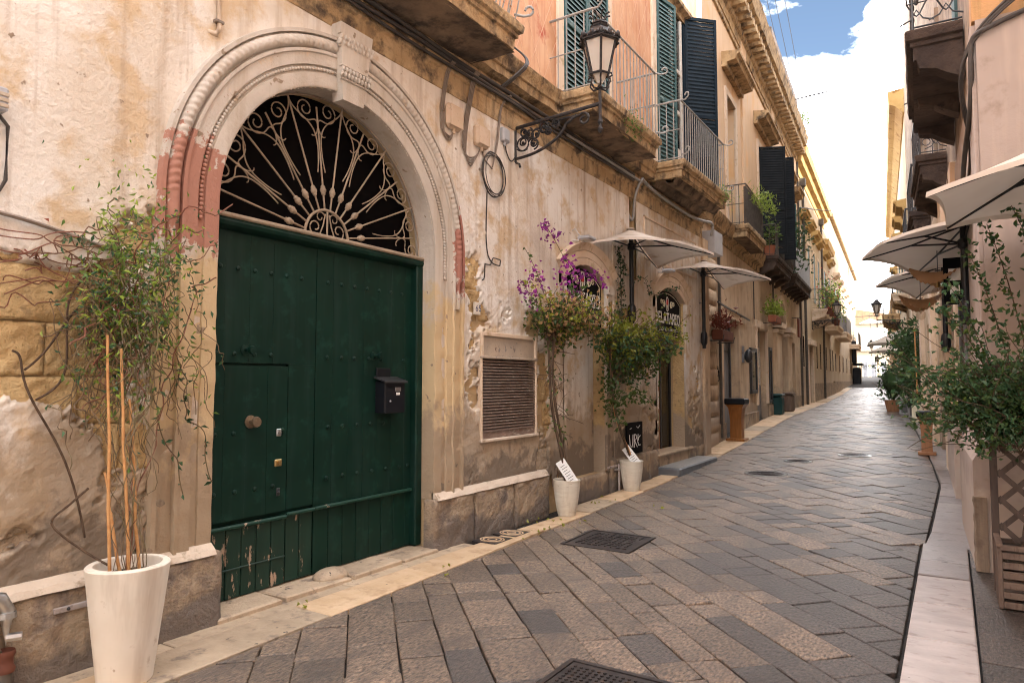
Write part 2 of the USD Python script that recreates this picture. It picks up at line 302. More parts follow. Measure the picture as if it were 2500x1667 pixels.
mat('pot_white', (.66, .58, .48), (.71, .64, .55), 3., c3=(.54, .45, .35), s3=12., lo3=.62, hi3=.7, streak=((.40, .31, .23), .6), speck=((.45, .36, .27), 26., .72), bump=.12, bscale=90., bdist=.004, rough=.6)
mat('pot_glaze', (.58, .51, .41), (.66, .6, .50), 3., stretch=(2, 2, 12), streak=((.36, .28, .2), .6), c3=(.42, .34, .25), s3=6., lo3=.6, hi3=.66, bump=.2, bscale=30., bdist=.004, rough=.45)
mat('soil', (.03, .022, .016), (.06, .045, .03), 20., bump=1., bscale=60., bdist=.03, rough=.95)
mat('terracotta', (.26, .085, .045), (.32, .12, .065), 6., rough=.8)
mat('dark_terracotta', (.10, .035, .022), (.14, .05, .03), 6., rough=.8)
mat('bark', (.065, .04, .026), (.13, .085, .055), 12., stretch=(3, 3, .5), bump=.6, rough=.9)
mat('cane', (.46, .21, .075), (.56, .31, .13), 8., stretch=(1, 1, 4), rough=.45)
mat('vine_stem', (.13, .075, .045), (.16, .13, .06), 3., rough=.7)
mat('red_stem', (.20, .07, .045), (.15, .075, .04), 4., rough=.7)
def leafmat(name, a, b, t=.35): mat(name, a, b, 9., .3, .7, rough=.45, spec=.4, rnd=.35, trans=t)
leafmat('leaf_jasmine', (.08, .17, .035), (.22, .33, .06)); leafmat('leaf_dark', (.028, .075, .034), (.06, .12, .05)); leafmat('leaf_light', (.20, .30, .04), (.36, .43, .07))
leafmat('leaf_bright', (.22, .26, .03), (.42, .42, .06), .45); leafmat('leaf_mid', (.06, .115, .025), (.11, .16, .035)); leafmat('leaf_dry', (.36, .19, .075), (.52, .34, .17)); leafmat('petal', (.23, .022, .20), (.36, .05, .32)); leafmat('red_leaf', (.14, .03, .02), (.25, .07, .04))
leafmat('leaf_right', (.028, .062, .022), (.065, .105, .032)); leafmat('leaf_far', (.022, .05, .018), (.05, .085, .03)); leafmat('petal_red', (.35, .02, .03), (.5, .05, .06))
mat('canvas', (.54, .45, .37), (.60, .51, .43), 2., c3=(.36, .25, .17), s3=3.5, lo3=.53, hi3=.72, rough=.85, trans=.10, bump=.1, bscale=8., bdist=.02)
mat('canvas_white', (.54, .465, .39), (.59, .515, .44), 2., rough=.85, trans=.06, bump=.1, bscale=6., bdist=.02)
mat('black_arm', (.010, .010, .011), (.016, .016, .017), 6., rough=.4)
mat('rattan', (.36, .19, .09), (.46, .27, .14), 3., stretch=(1, 1, 1), rough=.75, trans=.15, bump=.6, bscale=50., bdist=.01)
mat('wood_box', (.11, .075, .058), (.17, .12, .09), 3., stretch=(6, 6, 1), c3=(.10, .06, .045), s3=8., rough=.7, bump=.3)
mat('wood_orange', (.20, .075, .016), (.28, .115, .03), 3., stretch=(8, 8, 1), rough=.4, bump=.2)
mat('wood_brown', (.26, .12, .055), (.34, .17, .085), 3., stretch=(8, 8, 1), rough=.5)
mat('paper', (.78, .76, .73), rough=.7)
mat('ink', (.03, .03, .035), rough=.7)
mat('sign_black', (.004, .004, .005), (.006, .006, .007), 3., rough=.6, spec=.06)
mat('sign_gold', (.62, .56, .40), (.70, .64, .48), 4., rough=.5)
mat('sign_white', (.72, .70, .66), rough=.5)
mat('sign_red', (.5, .03, .02), rough=.5)
mat('poster_green', (.24, .32, .19), rough=.5); mat('poster_orange', (.62, .25, .03), (.5, .2, .04), 20., rough=.5); mat('poster_cream', (.7, .6, .45), rough=.5)
mat('chrome_step', (.14, .15, .165), (.19, .2, .215), 6., rough=.45, metal=.5)
mat('cabinet', (.36, .36, .375), (.42, .42, .43), 4., rough=.4, metal=.1)
mat('bin_teal', (.012, .05, .05), rough=.5); mat('tile_white', (.6, .55, .46), (.66, .6, .52), 20., rough=.4)
mat('blue_ink', (.04, .05, .12), rough=.5)
mat('roof_tile', (.20, .12, .065), (.27, .17, .10), 2., bump=.5, rough=.9)
mat('far_white', (.52, .49, .45), (.58, .55, .51), .6, rough=.9)
def glassmat(name, tint=(.35, .36, .36), rough=.03, base=(.02, .02, .022)):
    LOOK[name] = usdkit.material(stage, '/World/Looks/' + name, {"f": ("fresnel", {"IOR": 1.5}), "t": ("transparent_bsdf", {"color": tint}), "g": ("glossy_bsdf", {"color": (.95, .95, .95), "roughness": rough}), "m": ("mix_closure", {})}, [("f.fac", "m.fac"), ("t.BSDF", "m.closure1"), ("g.BSDF", "m.closure2")], surface="m.closure")
glassmat('window_glass'); LOOK['clear_glass'] = usdkit.material(stage, '/World/Looks/clear_glass', {"t": ("transparent_bsdf", {"color": (.93, .90, .86)}), "g": ("glossy_bsdf", {"color": (.95, .95, .95), "roughness": .02}), "m": ("mix_closure", {"fac": .14})}, [("t.BSDF", "m.closure1"), ("g.BSDF", "m.closure2")], surface="m.closure")
LOOK['frosted'] = usdkit.material(stage, '/World/Looks/frosted', {"p": ("principled_bsdf", {"base_color": (.72, .64, .55), "roughness": .55}), "t": ("translucent_bsdf", {"color": (.72, .64, .55)}), "m": ("mix_closure", {"fac": .4})}, [("p.BSDF", "m.closure1"), ("t.BSDF", "m.closure2")], surface="m.closure")
# ---------------------------------------------------------------- old house on the left
HA = thing('townhouse', 'cream peeling plaster townhouse with arched green gate and orange upper wall', 'house', (0, 4, 0))
AY, AZ, AR, GX = 3.965, 2.82, 1.165, -.2
arch_op = unary_union([sbox(AY - AR, -1, AY + AR, AZ), Point(AY, AZ).buffer(AR, 48)])
vent_op = sbox(5.93, .98, 7.03, 2.10)
def seg_op(y0, y1, z0, zs, rise):
    c = (y1 + y0) / 2; h = (y1 - y0) / 2; R = (h * h + rise * rise) / (2 * rise); cz = zs + rise - R
    a = math.asin(h / R); t = np.linspace(-a, a, 25)
    return Polygon([(y0, z0)] + [(c + R * math.sin(q), cz + R * math.cos(q)) for q in t] + [(y1, z0)]), (c, cz, R, a)
gw_op, gw_arc = seg_op(7.85, 9.06, .30, 3.00, .20)
gd_op, gd_arc = seg_op(11.14, 12.58, -.2, 3.06, .22)
slot_op = sbox(9.97, 3.2, 10.24, 4.52)
opens = unary_union([arch_op, vent_op, gw_op, gd_op, slot_op])
mapA = lambda p: np.stack([p[:, 0], p[:, 2], p[:, 1]], 1)     # (y,z,n) polygon space -> (s,n,z)
core = sbox(-30, -.3, 13.6, 4.56).difference(opens.buffer(.012))
part('wall_core', MB().poly(core, -.6, -.036, mapA), 'core_stone', HA, WA)
part('interior', MB().box((2.4, -.95, -.2), (13.4, -.70, 4.5)), 'dark_room', HA, WA)

def sbx(Y, Z, y0, y1, z0, z1, s=.12):
    g = lambda t, a, b: np.clip((t - a) / s, -1, 1) * .5 + .5 - np.clip((t - b) / s, -1, 1) * .5 - .5
    return g(Y, y0, y1) * g(Z, z0, z1)
def peel(Y, Z):
    P = np.stack([Y * 2.1, Z * 2.6, np.zeros_like(Y)], -1)
    n = fbm(P, 6, 3) - .5 + .45 * (fbm(P * 3.1, 5, 8) - .5) + .32 * (fbm(P * 8.3, 4, 9) - .5) + .16 * (fbm(P * 21., 3, 4) - .5)
    reg = 1.0 * sbx(Y, Z, 1.0, 2.12, 1.52, 2.28) + .27 * sbx(Y, Z, 1.0, 2.4, .5, 1.5, .2) + .42 * sbx(Y, Z, 2.05, 2.5, .9, 2.7) \
        + .50 * sbx(Y, Z, 5.60, 5.98, 1.25, 3.25, .14) + .36 * sbx(Y, Z, 5.7, 7.2, 2.1, 2.55, .1) + .62 * sbx(Y, Z, 7.12, 7.42, .5, 2.0, .08) \
        + .42 * sbx(Y, Z, 9.1, 9.95, .4, 2.7) + .30 * sbx(Y, Z, 10.2, 11.1, .4, 1.9) + .3 * sbx(Y, Z, 12.6, 13.6, .4, 1.8) + .3 * sbx(Y, Z, 6.9, 7.3, .5, .9)
    return reg * .62 + n * .95 - .33 - .30 * np.clip((Z - 2.75) / .5, 0, 1) * (1 - sbx(Y, Z, 5.4, 6.1, 1, 3.3))
def skin(y0, y1, z0, z1, res, cut, seed):
    ys = np.arange(y0, y1 + res * .5, res); zs = np.arange(z0, z1 + res * .5, res)
    Y, Z = np.meshgrid(ys, zs, indexing='ij'); f = peel(Y, Z)
    gy, gzz = np.gradient(f, res); f = f / (np.hypot(gy, gzz) + .25)
    t = np.clip(f / .022 + .5, 0, 1); t = t * t * (3 - 2 * t)
    wear = np.clip((1.9 - Z) / .8, 0, 1)
    und = .010 * (fbm(np.stack([Y * 1.3, Z * 1.3, Y * 0 + seed], -1), 3) - .5) + (.003 + .017 * wear) * (fbm(np.stack([Y * 9, Z * 12, Y * 0], -1), 5, 5) - .5)
    curl = .007 * np.clip(1 - np.abs(f + .03) / .03, 0, 1)
    N = (.012 + und + curl) * (1 - t) - .040 * t
    P = np.stack([Y, N, Z], -1); n, m = Y.shape
    cy, cz = (Y[:-1, :-1] + res / 2).ravel(), (Z[:-1, :-1] + res / 2).ravel()
    import shapely
    keep = ~shapely.contains_xy(cut, cy, cz)
    i, j = np.meshgrid(np.arange(n - 1), np.arange(m - 1), indexing='ij')
    q = np.stack([i * m + j, (i + 1) * m + j, (i + 1) * m + j + 1, i * m + j + 1], -1).reshape(-1, 4)[keep]
    return MB().add(P.reshape(-1, 3), q)
part('plaster', skin(1.0, 7.46, .46, 4.56, .017, opens, 1), 'plaster', HA, WA, smooth=True)
part('plaster', skin(7.44, 13.62, .30, 4.56, .03, opens, 1), 'plaster', HA, WA, smooth=True)
part('plaster', MB().box((-30, -.04, .3), (1.0, .012, 4.56)), 'plaster', HA, WA)
# stone blocks laid bare where the plaster has fallen
rng = np.random.default_rng(4)
def rough_block(y0, y1, z0, z1, n0, amp, res=.035, seed=0, bev=.012, depth=.03):
    a = max(4, int((y1 - y0) / res)); b = max(4, int((z1 - z0) / res))
    Y, Z = np.meshgrid(np.linspace(y0, y1, a), np.linspace(z0, z1, b), indexing='ij')
    N = n0 + amp * (2 * fbm(np.stack([Y * 11, Z * 11, Y * 0 + seed], -1), 4, 2) - 1)
    e = np.minimum(np.minimum(Y - y0, y1 - Y), np.minimum(Z - z0, z1 - Z)); N -= bev * np.clip(1 - e / .03, 0, 1) ** 2
    G = np.stack([Y, N, Z], -1); P = np.full((a + 2, b + 2, 3), 0.); P[1:-1, 1:-1] = G
    P[0, 1:-1] = G[0]; P[-1, 1:-1] = G[-1]; P[1:-1, 0] = G[:, 0]; P[1:-1, -1] = G[:, -1]
    P[0, 0], P[0, -1], P[-1, 0], P[-1, -1] = G[0, 0], G[0, -1], G[-1, 0], G[-1, -1]
    for sl in (np.s_[0], np.s_[-1], np.s_[:, 0], np.s_[:, -1]): P[sl][..., 1] = n0 - depth
    return MB().grid(P)
import shapely
k = 0; z = .46
while z < 3.6:
    h = rng.uniform(.26, .33); y = 1.0 - rng.uniform(0, .4)
    while y < 13.5:
        w = rng.uniform(.42, .72); Yg, Zg = np.meshgrid(np.linspace(y, y + w, 8), np.linspace(z, z + h, 6))
        ins = shapely.contains_xy(opens, Yg.ravel(), Zg.ravel()).mean()
        if (peel(Yg, Zg) > .0).mean() > .06 and ins < .05:
            part('stone_block', rough_block(y + .004, y + w - .004, z + .004, z + h - .004, -.006 + rng.uniform(-.012, .002), .028, .022, seed=k, bev=.006), 'yellow_stone', HA, WA, smooth=True); k += 1
        y += w
    z += h
# plinth of big worn stones, with a plaster cap
def plinth_run(ys, z1, n1, first=0):
    for y0, y1 in zip(ys[:-1], ys[1:]):
        part('plinth_stone', rough_block(y0 + .003, y1 - .003, -.06, z1, n1, .022, .03, seed=y0, bev=.02, depth=n1 + .05), 'plinth_stone', HA, WA, smooth=True)
plinth_run([1.0, 1.62, 2.21, 2.86], .47, .085)
plinth_run([5.07, 5.75, 6.5, 7.30], .475, .075)
plinth_run([7.80, 8.4, 9.16], .30, .0); plinth_run([9.16, 9.62, 10.1, 10.62, 11.12], .46, .045); plinth_run([12.6, 13.1, 13.62], .36, .03)
for a, b, zz, nn in ((1.0, 2.80, .47, .085), (5.13, 7.26, .475, .075)):
    K = np.linspace(a, b, 60)
    part('plinth_cap', MB().sweep(range(60), lambda k: np.array([(K[k], 0, zz - .004), (K[k], nn + .012 + .006 * math.sin(K[k] * 17), zz - .006), (K[k], nn - .01, zz + .028 + .004 * math.sin(K[k] * 31)), (K[k], .03, zz + .06), (K[k], 0, zz + .062)])), 'plinth_cap', HA, WA)

# ---- archivolt: two fascias, a bead string and a leafy roll, carried down as jambs
def arch_section(prof, steps, z_leg, amp=0., cz=AZ):
    """prof(t)->[(r,n)]; t along the arch, legs included"""
    path = [(-1, zz) for zz in np.arange(z_leg, cz, .05)] + [(0, a) for a in np.linspace(0, math.pi, steps)] + [(1, zz) for zz in np.arange(cz, z_leg, -.05)]
    L = 0; ring = []; last = None
    for k, a in path:
        if k == 0: d = np.array([-math.cos(a), math.sin(a)]); c = np.array([AY, cz])
        else: d = np.array([k, 0.]); c = np.array([AY, a])
        q = c + d * 1.4; L += 0 if last is None else np.hypot(*(q - last)); last = q
        pr = np.array(prof(L, k, a if k else cz + 1)); w = c + pr[:, :1] * d
        ring.append(np.stack([w[:, 0], pr[:, 1], w[:, 1]], 1))
    R = np.stack(ring)
    if amp:
        e = np.clip((2.75 - R[..., 2]) / .8, 0, 1) * amp
        R[..., 1] += e * (fbm(R * 8, 4, 6) - .62) * (R[..., 1] > .0)
    return R
def fasc(L, k, z):
    return [(AR, -.22), (AR, .028), (AR + .012, .036), (AR + .11, .036), (AR + .114, .022), (AR + .165, .022), (AR + .17, .046), (AR + .255, .050), (AR + .262, .064), (AR + .285, .064), (AR + .287, .03), (AR + .40, .03), (AR + .402, .066), (AR + .430, .066), (AR + .438, 0), (AR + .438, -.02)]
R = arch_section(fasc, 120, .46, .05)
part('archivolt', MB().grid(R), 'arch_plaster', HA, WA, smooth=32)
def roll(L, k, z):
    t = np.linspace(-.25 * math.pi, 1.25 * math.pi, 13); on = 1. if k == 0 or z > 2.62 else .0
    r = .048 * (1 + .06 * np.sin(2 * math.pi * L / .048 + 2.2 * np.abs(t - 1.9)) * on * (np.cos((t - 1.2) * 1.1) > 0)) * (1 if k == 0 or z > 2.62 else .62)
    return [(AR + .344 + a * math.cos(b), .032 + a * math.sin(b)) for a, b in zip(r, t)]
part('leaf_roll', MB().grid(arch_section(roll, 700, 2.3)), 'arch_plaster', HA, WA, smooth=True)
bm = MB()
for a in np.linspace(-.10, math.pi + .16, 150):
    d = np.array([-math.cos(a), math.sin(a)]) * (AR + .14)
    if a < 0 or a > math.pi: d = np.array([-(AR + .14) if a < 0 else AR + .14, (a if a < 0 else math.pi - a) * 1.3])
    bm.sphere((AY + d[0], .030, AZ + d[1]), .0155, 1, (1, 1, 1))
part('bead_string', bm, 'arch_plaster', HA, WA, smooth=True)
ks = thing  # keystone
kb = MB()
def trap(z, s=0): w = .118 + .065 * (z - 3.92) / .6; return w + s
for z0, z1, n1, s in ((3.90, 4.52, .11, 0),):
    kb.add([(AY - trap(z0), -.03, z0), (AY + trap(z0), -.03, z0), (AY + trap(z0), n1 - .02, z0), (AY - trap(z0), n1 - .02, z0), (AY - trap(z1), -.03, z1), (AY + trap(z1), -.03, z1), (AY + trap(z1), n1 + .015, z1), (AY - trap(z1), n1 + .015, z1)],
           [(0, 1, 2, 3), (4, 7, 6, 5), (0, 4, 5, 1), (1, 5, 6, 2), (2, 6, 7, 3), (3, 7, 4, 0)])
kp = part('keystone', kb, 'arch_plaster', HA, WA)
for zc in (4.12, 4.38):
    cb = MB()
    for q in np.linspace(-trap(zc) - .01, trap(zc) + .01, 9):
        for u in (-1, 1):
            cb.sphere((AY + q + .008 * u, .112 + .012 * (zc - 4) , zc + .022 * u), .022, 1, (.62, 1, 1.15))
    cb.cbox((AY - trap(zc) - .015, .08, zc + .045), (AY + trap(zc) + .015, .120, zc + .062)); cb.cbox((AY - trap(zc) - .012, .08, zc - .062), (AY + trap(zc) + .012, .114, zc - .046))
    part('carved_band', cb, 'arch_plaster', kp, WA, smooth=40)

# ---- green gate
gp = part('gate', MB().box((AY - AR - .02, GX - .08, .02), (AY + AR + .02, GX - .035, 2.76)), 'gate_green', HA, WA)
SEAM = 3.86
def planks(y0, y1, n, z0, z1, nn, m, gap=.0022, jig=0):
    e = np.linspace(y0, y1, n + 1)
    for a, b in zip(e[:-1], e[1:]):
        part('plank', MB().cbox((a + gap, GX - .04, z0), (b - gap, GX + nn + rng.uniform(-.0015, .0015), z1), min(.004, gap * 1.5)), m, gp, WA)
planks(2.80, SEAM - .003, 5, 1.735, 2.74, .0, 'gate_green', .0004)
planks(2.83, 3.575, 4, .60, 1.715, .012, 'gate_green', .0003)
planks(3.59, SEAM - .003, 1, .60, 1.735, .0, 'gate_green', .001)
planks(SEAM + .004, 5.13, 7, .575, 2.74, .0, 'gate_green', .0007)
planks(2.80, 3.575, 6, .045, .535, .012, 'gate_worn', .003); planks(3.588, SEAM - .003, 2, .045, .56, .0, 'gate_worn', .003); planks(SEAM + .004, 5.13, 8, .045, .55, .0, 'gate_green', .003)
for a, b, zz in ((2.80, 3.58, .552), (3.585, SEAM - .002, .566), (SEAM + .003, 5.10, .568)):
    part('rail', MB().cbox((a, GX, zz - .014), (b, GX + .034, zz + .014), .008), 'rail_green', gp, WA)
part('rail', MB().cbox((2.82, GX, .245), (3.575, GX + .02, .258), .004), 'gate_worn', gp, WA)
part('side_post', MB().cbox((5.04, GX - .03, .04), (5.135, GX + .075, 2.72), .012), 'gate_green', gp, WA)
def dome_r(c, r, h):
    m = MB().lathe([(r, 0), (r * .92, h * .45), (r * .6, h * .85), (.001, h)], sides=9); v, f = m.get()
    return MB().add(np.stack([v[:, 0] + c[0], v[:, 2] + c[1], v[:, 1] + c[2]], 1), f[:, ::-1])
for z, ys, on in ((2.43, list(np.linspace(2.97, 3.70, 6)) + list(np.linspace(3.98, 4.90, 7)), .001), (1.80, [2.95, 3.1, 3.27, 3.42, 3.98, 4.14, 4.29, 4.47, 4.63, 4.93], .001), (1.22, [2.95, 3.10, 3.53, 4.0, 4.16, 4.33, 4.5, 4.66], .004), (.80, [2.95, 3.12, 3.29, 3.45, 3.99, 4.17, 4.34, 4.52, 4.70, 4.88, 5.0], .004)):
    for y in ys: part('rivet', dome_r((y, GX + (.012 if y < 3.575 and z < 1.7 else on), z), .019, .014), 'gate_green', gp, WA, smooth=True)
def knob(c, r, L, m, nm):
    a = MB().lathe([(r * 1.15, 0), (r * 1.15, .008), (r * .45, .014), (r * .42, L * .55), (r * .8, L * .62), (r, L * .8), (r * .85, L), (.001, L * 1.02)], sides=14); v, f = a.get()
    part(nm, MB().add(np.stack([v[:, 0] + c[0], v[:, 2] + c[1], v[:, 1] + c[2]], 1), f[:, ::-1]), m, gp, WA, smooth=40)
knob((3.19, GX, 1.83), .034, .10, 'gate_green', 'door_knob'); knob((4.535, GX, 1.83), .034, .10, 'gate_green', 'door_knob')
knob((3.24, GX + .012, 1.30), .042, .085, 'bronze_knob', 'pull_knob')
part('lock_plate', MB().cbox((3.475, GX + .008, 1.175), (3.52, GX + .022, 1.235)).tm(trimesh.creation.cylinder(.013, .02, sections=12, transform=trimesh.transformations.translation_matrix((3.4975, GX + .022, 1.205)) @ trimesh.transformations.rotation_matrix(math.pi / 2, (1, 0, 0)))), 'steel', gp, WA)
part('lock_plate', MB().cbox((3.465, GX + .008, .945), (3.53, GX + .02, 1.0)).tm(trimesh.creation.cylinder(.017, .022, sections=12, transform=trimesh.transformations.translation_matrix((3.50, GX + .022, .975)) @ trimesh.transformations.rotation_matrix(math.pi / 2, (1, 0, 0)))), 'brass', gp, WA)
part('lock_plate', MB().cbox((3.485, GX + .008, .72), (3.52, GX + .018, .78)).cbox((3.493, GX + .01, .744), (3.512, GX + .028, .756)), 'black_metal', gp, WA)
part('lintel', MB().sweep([AY - AR - .02, AY + AR + .02], lambda y: np.array([(y, GX - .08, 2.70), (y, GX + .03, 2.70), (y, GX + .075, 2.725), (y, GX + .085, 2.75), (y, GX + .075, 2.775), (y, GX - .08, 2.775)])), 'gate_green', HA, WA, smooth=30)
part('fanlight_backing', MB().poly(Point(AY, AZ).buffer(AR + .04, 40).intersection(sbox(0, 2.74, 9, 9)), -.33, -.30, mapA), 'dark_room', HA, WA)  # black sheet set in for the dark space behind the grille
# ---- iron fan grille
FY, FZ, FR = 3.945, 2.80, .235
fg = part('fan_grille', MB().cbox((AY - AR, GX - .05, 2.775), (AY + AR, GX + .095, 2.81), .01), 'grille_paint', HA, WA)
def bar(pts, r=.008, nm='bar', dn=0.):
    pts = np.asarray(pts); P = np.stack([pts[:, 0], np.full(len(pts), GX + .02 + dn), pts[:, 1]], 1)
    part(nm, MB().tube(P, r * .85, 6), 'grille_paint', fg, WA, smooth=True)
def pol(a, r, cy=FY, cz=FZ): return np.array([cy + r * math.cos(a), cz + r * math.sin(a)])
def rim(a):
    u = np.array([math.cos(a), math.sin(a)]); o = np.array([FY - AY, FZ - AZ]); b = o @ u; return -b + math.sqrt(b * b - o @ o + (AR - .012) ** 2)
bar([pol(a, FR) for a in np.linspace(0, math.pi, 28)], .014, 'hub_ring'); bar([(AY + (AR - .01) * math.cos(a), AZ + (AR - .01) * math.sin(a)) for a in np.linspace(0, math.pi, 60)], .010, 'rim_bar')
bar([(FY, 2.80), (FY, FZ + FR)], .010)
def spiral(c, a0, turns, r0, r1, s=1, n=26):
    t = np.linspace(0, 1, n); return [np.asarray(c) + (r0 + (r1 - r0) * q) * np.array([math.cos(a0 + s * 2 * math.pi * turns * q), math.sin(a0 + s * 2 * math.pi * turns * q)]) for q in t]
for sg in (-1, 1):
    bar([(FY + sg * .02, FZ + .20), (FY + sg * .045, FZ + .10), (FY + sg * .075, FZ + .03)] + [np.array([FY + sg * .125, FZ + .075]) + (.075 - .055 * q) * np.array([sg * math.cos(-2.2 + q * 7), math.sin(-2.2 + q * 7)]) for q in np.linspace(0, 1, 22)], .007, 'scroll')
    bar([np.array([FY + sg * .075, FZ + .165]) + (.05 - .035 * q) * np.array([sg * math.cos(2.8 - q * 6), math.sin(2.8 - q * 6)]) for q in np.linspace(0, 1, 18)], .006, 'scroll')
ANG = np.radians(np.linspace(10, 170, 12))
def bez(a, b, c, d, n=16):
    t = np.linspace(0, 1, n)[:, None]; a, b, c, d = map(np.asarray, (a, b, c, d)); return (1 - t) ** 3 * a + 3 * t * (1 - t) ** 2 * b + 3 * t * t * (1 - t) * c + t ** 3 * d
for k, a in enumerate(ANG):
    Rm = rim(a); da = ANG[1] - ANG[0]; strt = k % 2 == 1
    bar([pol(a, FR), pol(a, Rm if strt else Rm * .93)], .0095, 'spoke')
    t = MB()
    for q in (.375, .40, .425): t.sphere((0, 0, 0), .030 if q == .40 else .022, 1, (1, .75, 1)); t.V[-1] += np.array([pol(a, q)[0], GX + .02, pol(a, q)[1]])
    part('rosette', t, 'grille_paint', fg, WA, smooth=True)
    if strt:
        for s in (-1, 1):
            if not 0 <= k + s < 12: continue
            b = a + s * da
            bar(bez(pol(a, Rm * .985), pol(a + s * .02, Rm * .86), pol(a + s * da * .80, Rm * .86), pol(b - s * .028, Rm * .70)), .007, 'tendril')
            bar(bez(pol(b - s * .028, Rm * .70), pol(b - s * .02, Rm * .62), pol(b - s * .03, Rm * .55), pol(b - s * .075, Rm * .47), 10), .0065, 'tendril')
    else:
        for s in (-1, 1):
            Rk = rim(a + s * da * .45); c = pol(a + s * da * .46, Rk - .105)
            st = pol(a, Rm * .80)
            sp = [c + (.088 - .066 * q) * np.array([math.cos(a - s * (-.2 + 0) + s * (math.pi * .95) - s * q * 9.2 + math.pi * 0), math.sin(a + s * (math.pi * .95) + s * .2 - s * q * 9.2)]) for q in np.linspace(0, 1, 30)]
            bar(np.vstack([bez(st, pol(a + s * .01, Rm * .88), 2 * sp[0] - sp[2] , sp[0], 8)[:-1], sp]), .007, 'scroll')
            bar(bez(pol(a, Rm * .80), pol(a + s * .015, Rm * .74), pol(a + s * .05, Rm * .71), pol(a + s * .085, Rm * .73), 10), .006, 'tendril')
# ---------------------------------------------------------------- cornice, vent, hood mouldings, upper floor of the townhouse
def run(prof, y0, y1, step=.12, amp=.006, seed=0, capend=True):
    K = np.arange(y0, y1 + step / 2, step); pr = np.asarray(prof, float)
    def ring(k):
        P = np.stack([np.full(len(pr), k), pr[:, 0], pr[:, 1]], 1)
        if amp:
            e = amp * 2 * (fbm(P * np.array([5, 23, 23]) + seed, 3, 1) - .5); P[:, 1] += e * (pr[:, 0] > .015) ; P[:, 2] += e * .7 * (pr[:, 0] > .015)
        return P
    return MB().sweep(K, ring)
CORN = [(-.04, 4.50), (.02, 4.51), (.035, 4.56), (.03, 4.57), (.03, 4.70), (.052, 4.715), (.052, 4.755), (.04, 4.765), (.075, 4.80), (.075, 4.835), (.05, 4.845), (.05, 4.93), (.15, 4.96), (.16, 5.05), (.185, 5.06), (.19, 5.11), (.22, 5.15), (.235, 5.21), (.06, 5.24), (-.04, 5.24)]
part('cornice', run(CORN[:12] + [(-.04, 4.93)], -9, 13.62, .14, .006), 'weathered_trim', HA, WA, smooth=35)
part('cornice', run([(-.04, 4.925)] + CORN[12:], -9, 13.62, .10, .014, 3), 'weathered_trim', HA, WA, smooth=35)
# vent with louvres
vp = part('vent_shutter', MB().cbox((5.90, -.02, 1.855), (5.945, .035, 2.13)).cbox((7.02, -.02, 1.855), (7.065, .035, 2.13)).cbox((5.945, -.02, 2.085), (7.02, .035, 2.13)).cbox((5.90, -.02, .98), (5.935, .03, 1.85)).cbox((7.03, -.02, .98), (7.065, .03, 1.85)), 'clean_trim', HA, WA)
part('hood_panel', MB().box((5.945, -.05, 1.87), (7.02, .008, 2.085)), 'vent_panel', vp, WA)
part('hood_edge', MB().cbox((5.90, -.03, 1.842), (7.07, .045, 1.868)), 'vent_panel', vp, WA); part('bottom_sill', MB().cbox((5.89, -.03, .955), (7.07, .05, .985)), 'plinth_cap', vp, WA)
part('back_plate', MB().box((5.935, -.09, .98), (7.03, -.07, 1.85)), 'dark_room', vp, WA)
for q, z in enumerate(np.linspace(1.075, 1.82, 24)):
    part('slat', MB().add([(5.937, .022, z - .006), (7.028, .022, z - .006), (7.028, -.012, z + .012), (5.937, -.012, z + .012), (5.937, .022, z - .014), (7.028, .022, z - .014), (7.028, -.012, z + .006), (5.937, -.012, z + .006)], [(0, 1, 2, 3), (4, 7, 6, 5), (0, 4, 5, 1)]), 'vent_metal', vp, WA)
part('kick_plate', MB().box((5.937, -.03, .985), (7.028, .012, 1.058)), 'vent_metal', vp, WA)
# segmental hood mouldings of the two shop openings
def hood(arc, name, over=.24):
    c, cz, R, a0 = arc; a1 = a0 * 1.16
    prof = [(0, -.22), (0, .025), (.09, .03), (.095, .018), (.10, .032), (.19, .036), (.195, .024), (.20, .045), (.235, .055), (.275, .085), (.295, .09), (.30, .06), (.30, -.03)]
    def ring(a):
        d = np.array([math.sin(a), math.cos(a)]); pr = np.array(prof); w = np.array([c, cz]) + (R + pr[:, :1]) * d
        return np.stack([w[:, 0], pr[:, 1], w[:, 1]], 1)
    p = part(name, MB().sweep(np.linspace(-a1, a1, 40), ring), 'clean_trim', HA, WA, smooth=32)
    h = (R * math.sin(a0))
    for s in (-1, 1):
        e = c + s * h
        part('hood_leg', MB().cbox((e, -.03, 2.86), (e + s * .20, .05, R * math.cos(a1) + cz + .05)).cbox((e, -.03, .32), (e + s * .10, .022, 2.86), .01), 'clean_trim' if s < 0 else 'plaster', p, WA)
        part('reveal', MB().box((e, -.24, .2), (e + s * .009, -.02, cz + R * math.cos(a0))), 'yellow_stone', p, WA)
hood(gw_arc, 'hood_moulding'); hood(gd_arc, 'hood_moulding')
part('blocked_window', MB().box((7.80, -.26, .1), (9.1, -.2, 3.3)), 'plaster', HA, WA)
part('window_ledge', MB().cbox((7.86, -.2, 2.36), (9.05, -.14, 2.41)), 'black_metal', HA, WA)
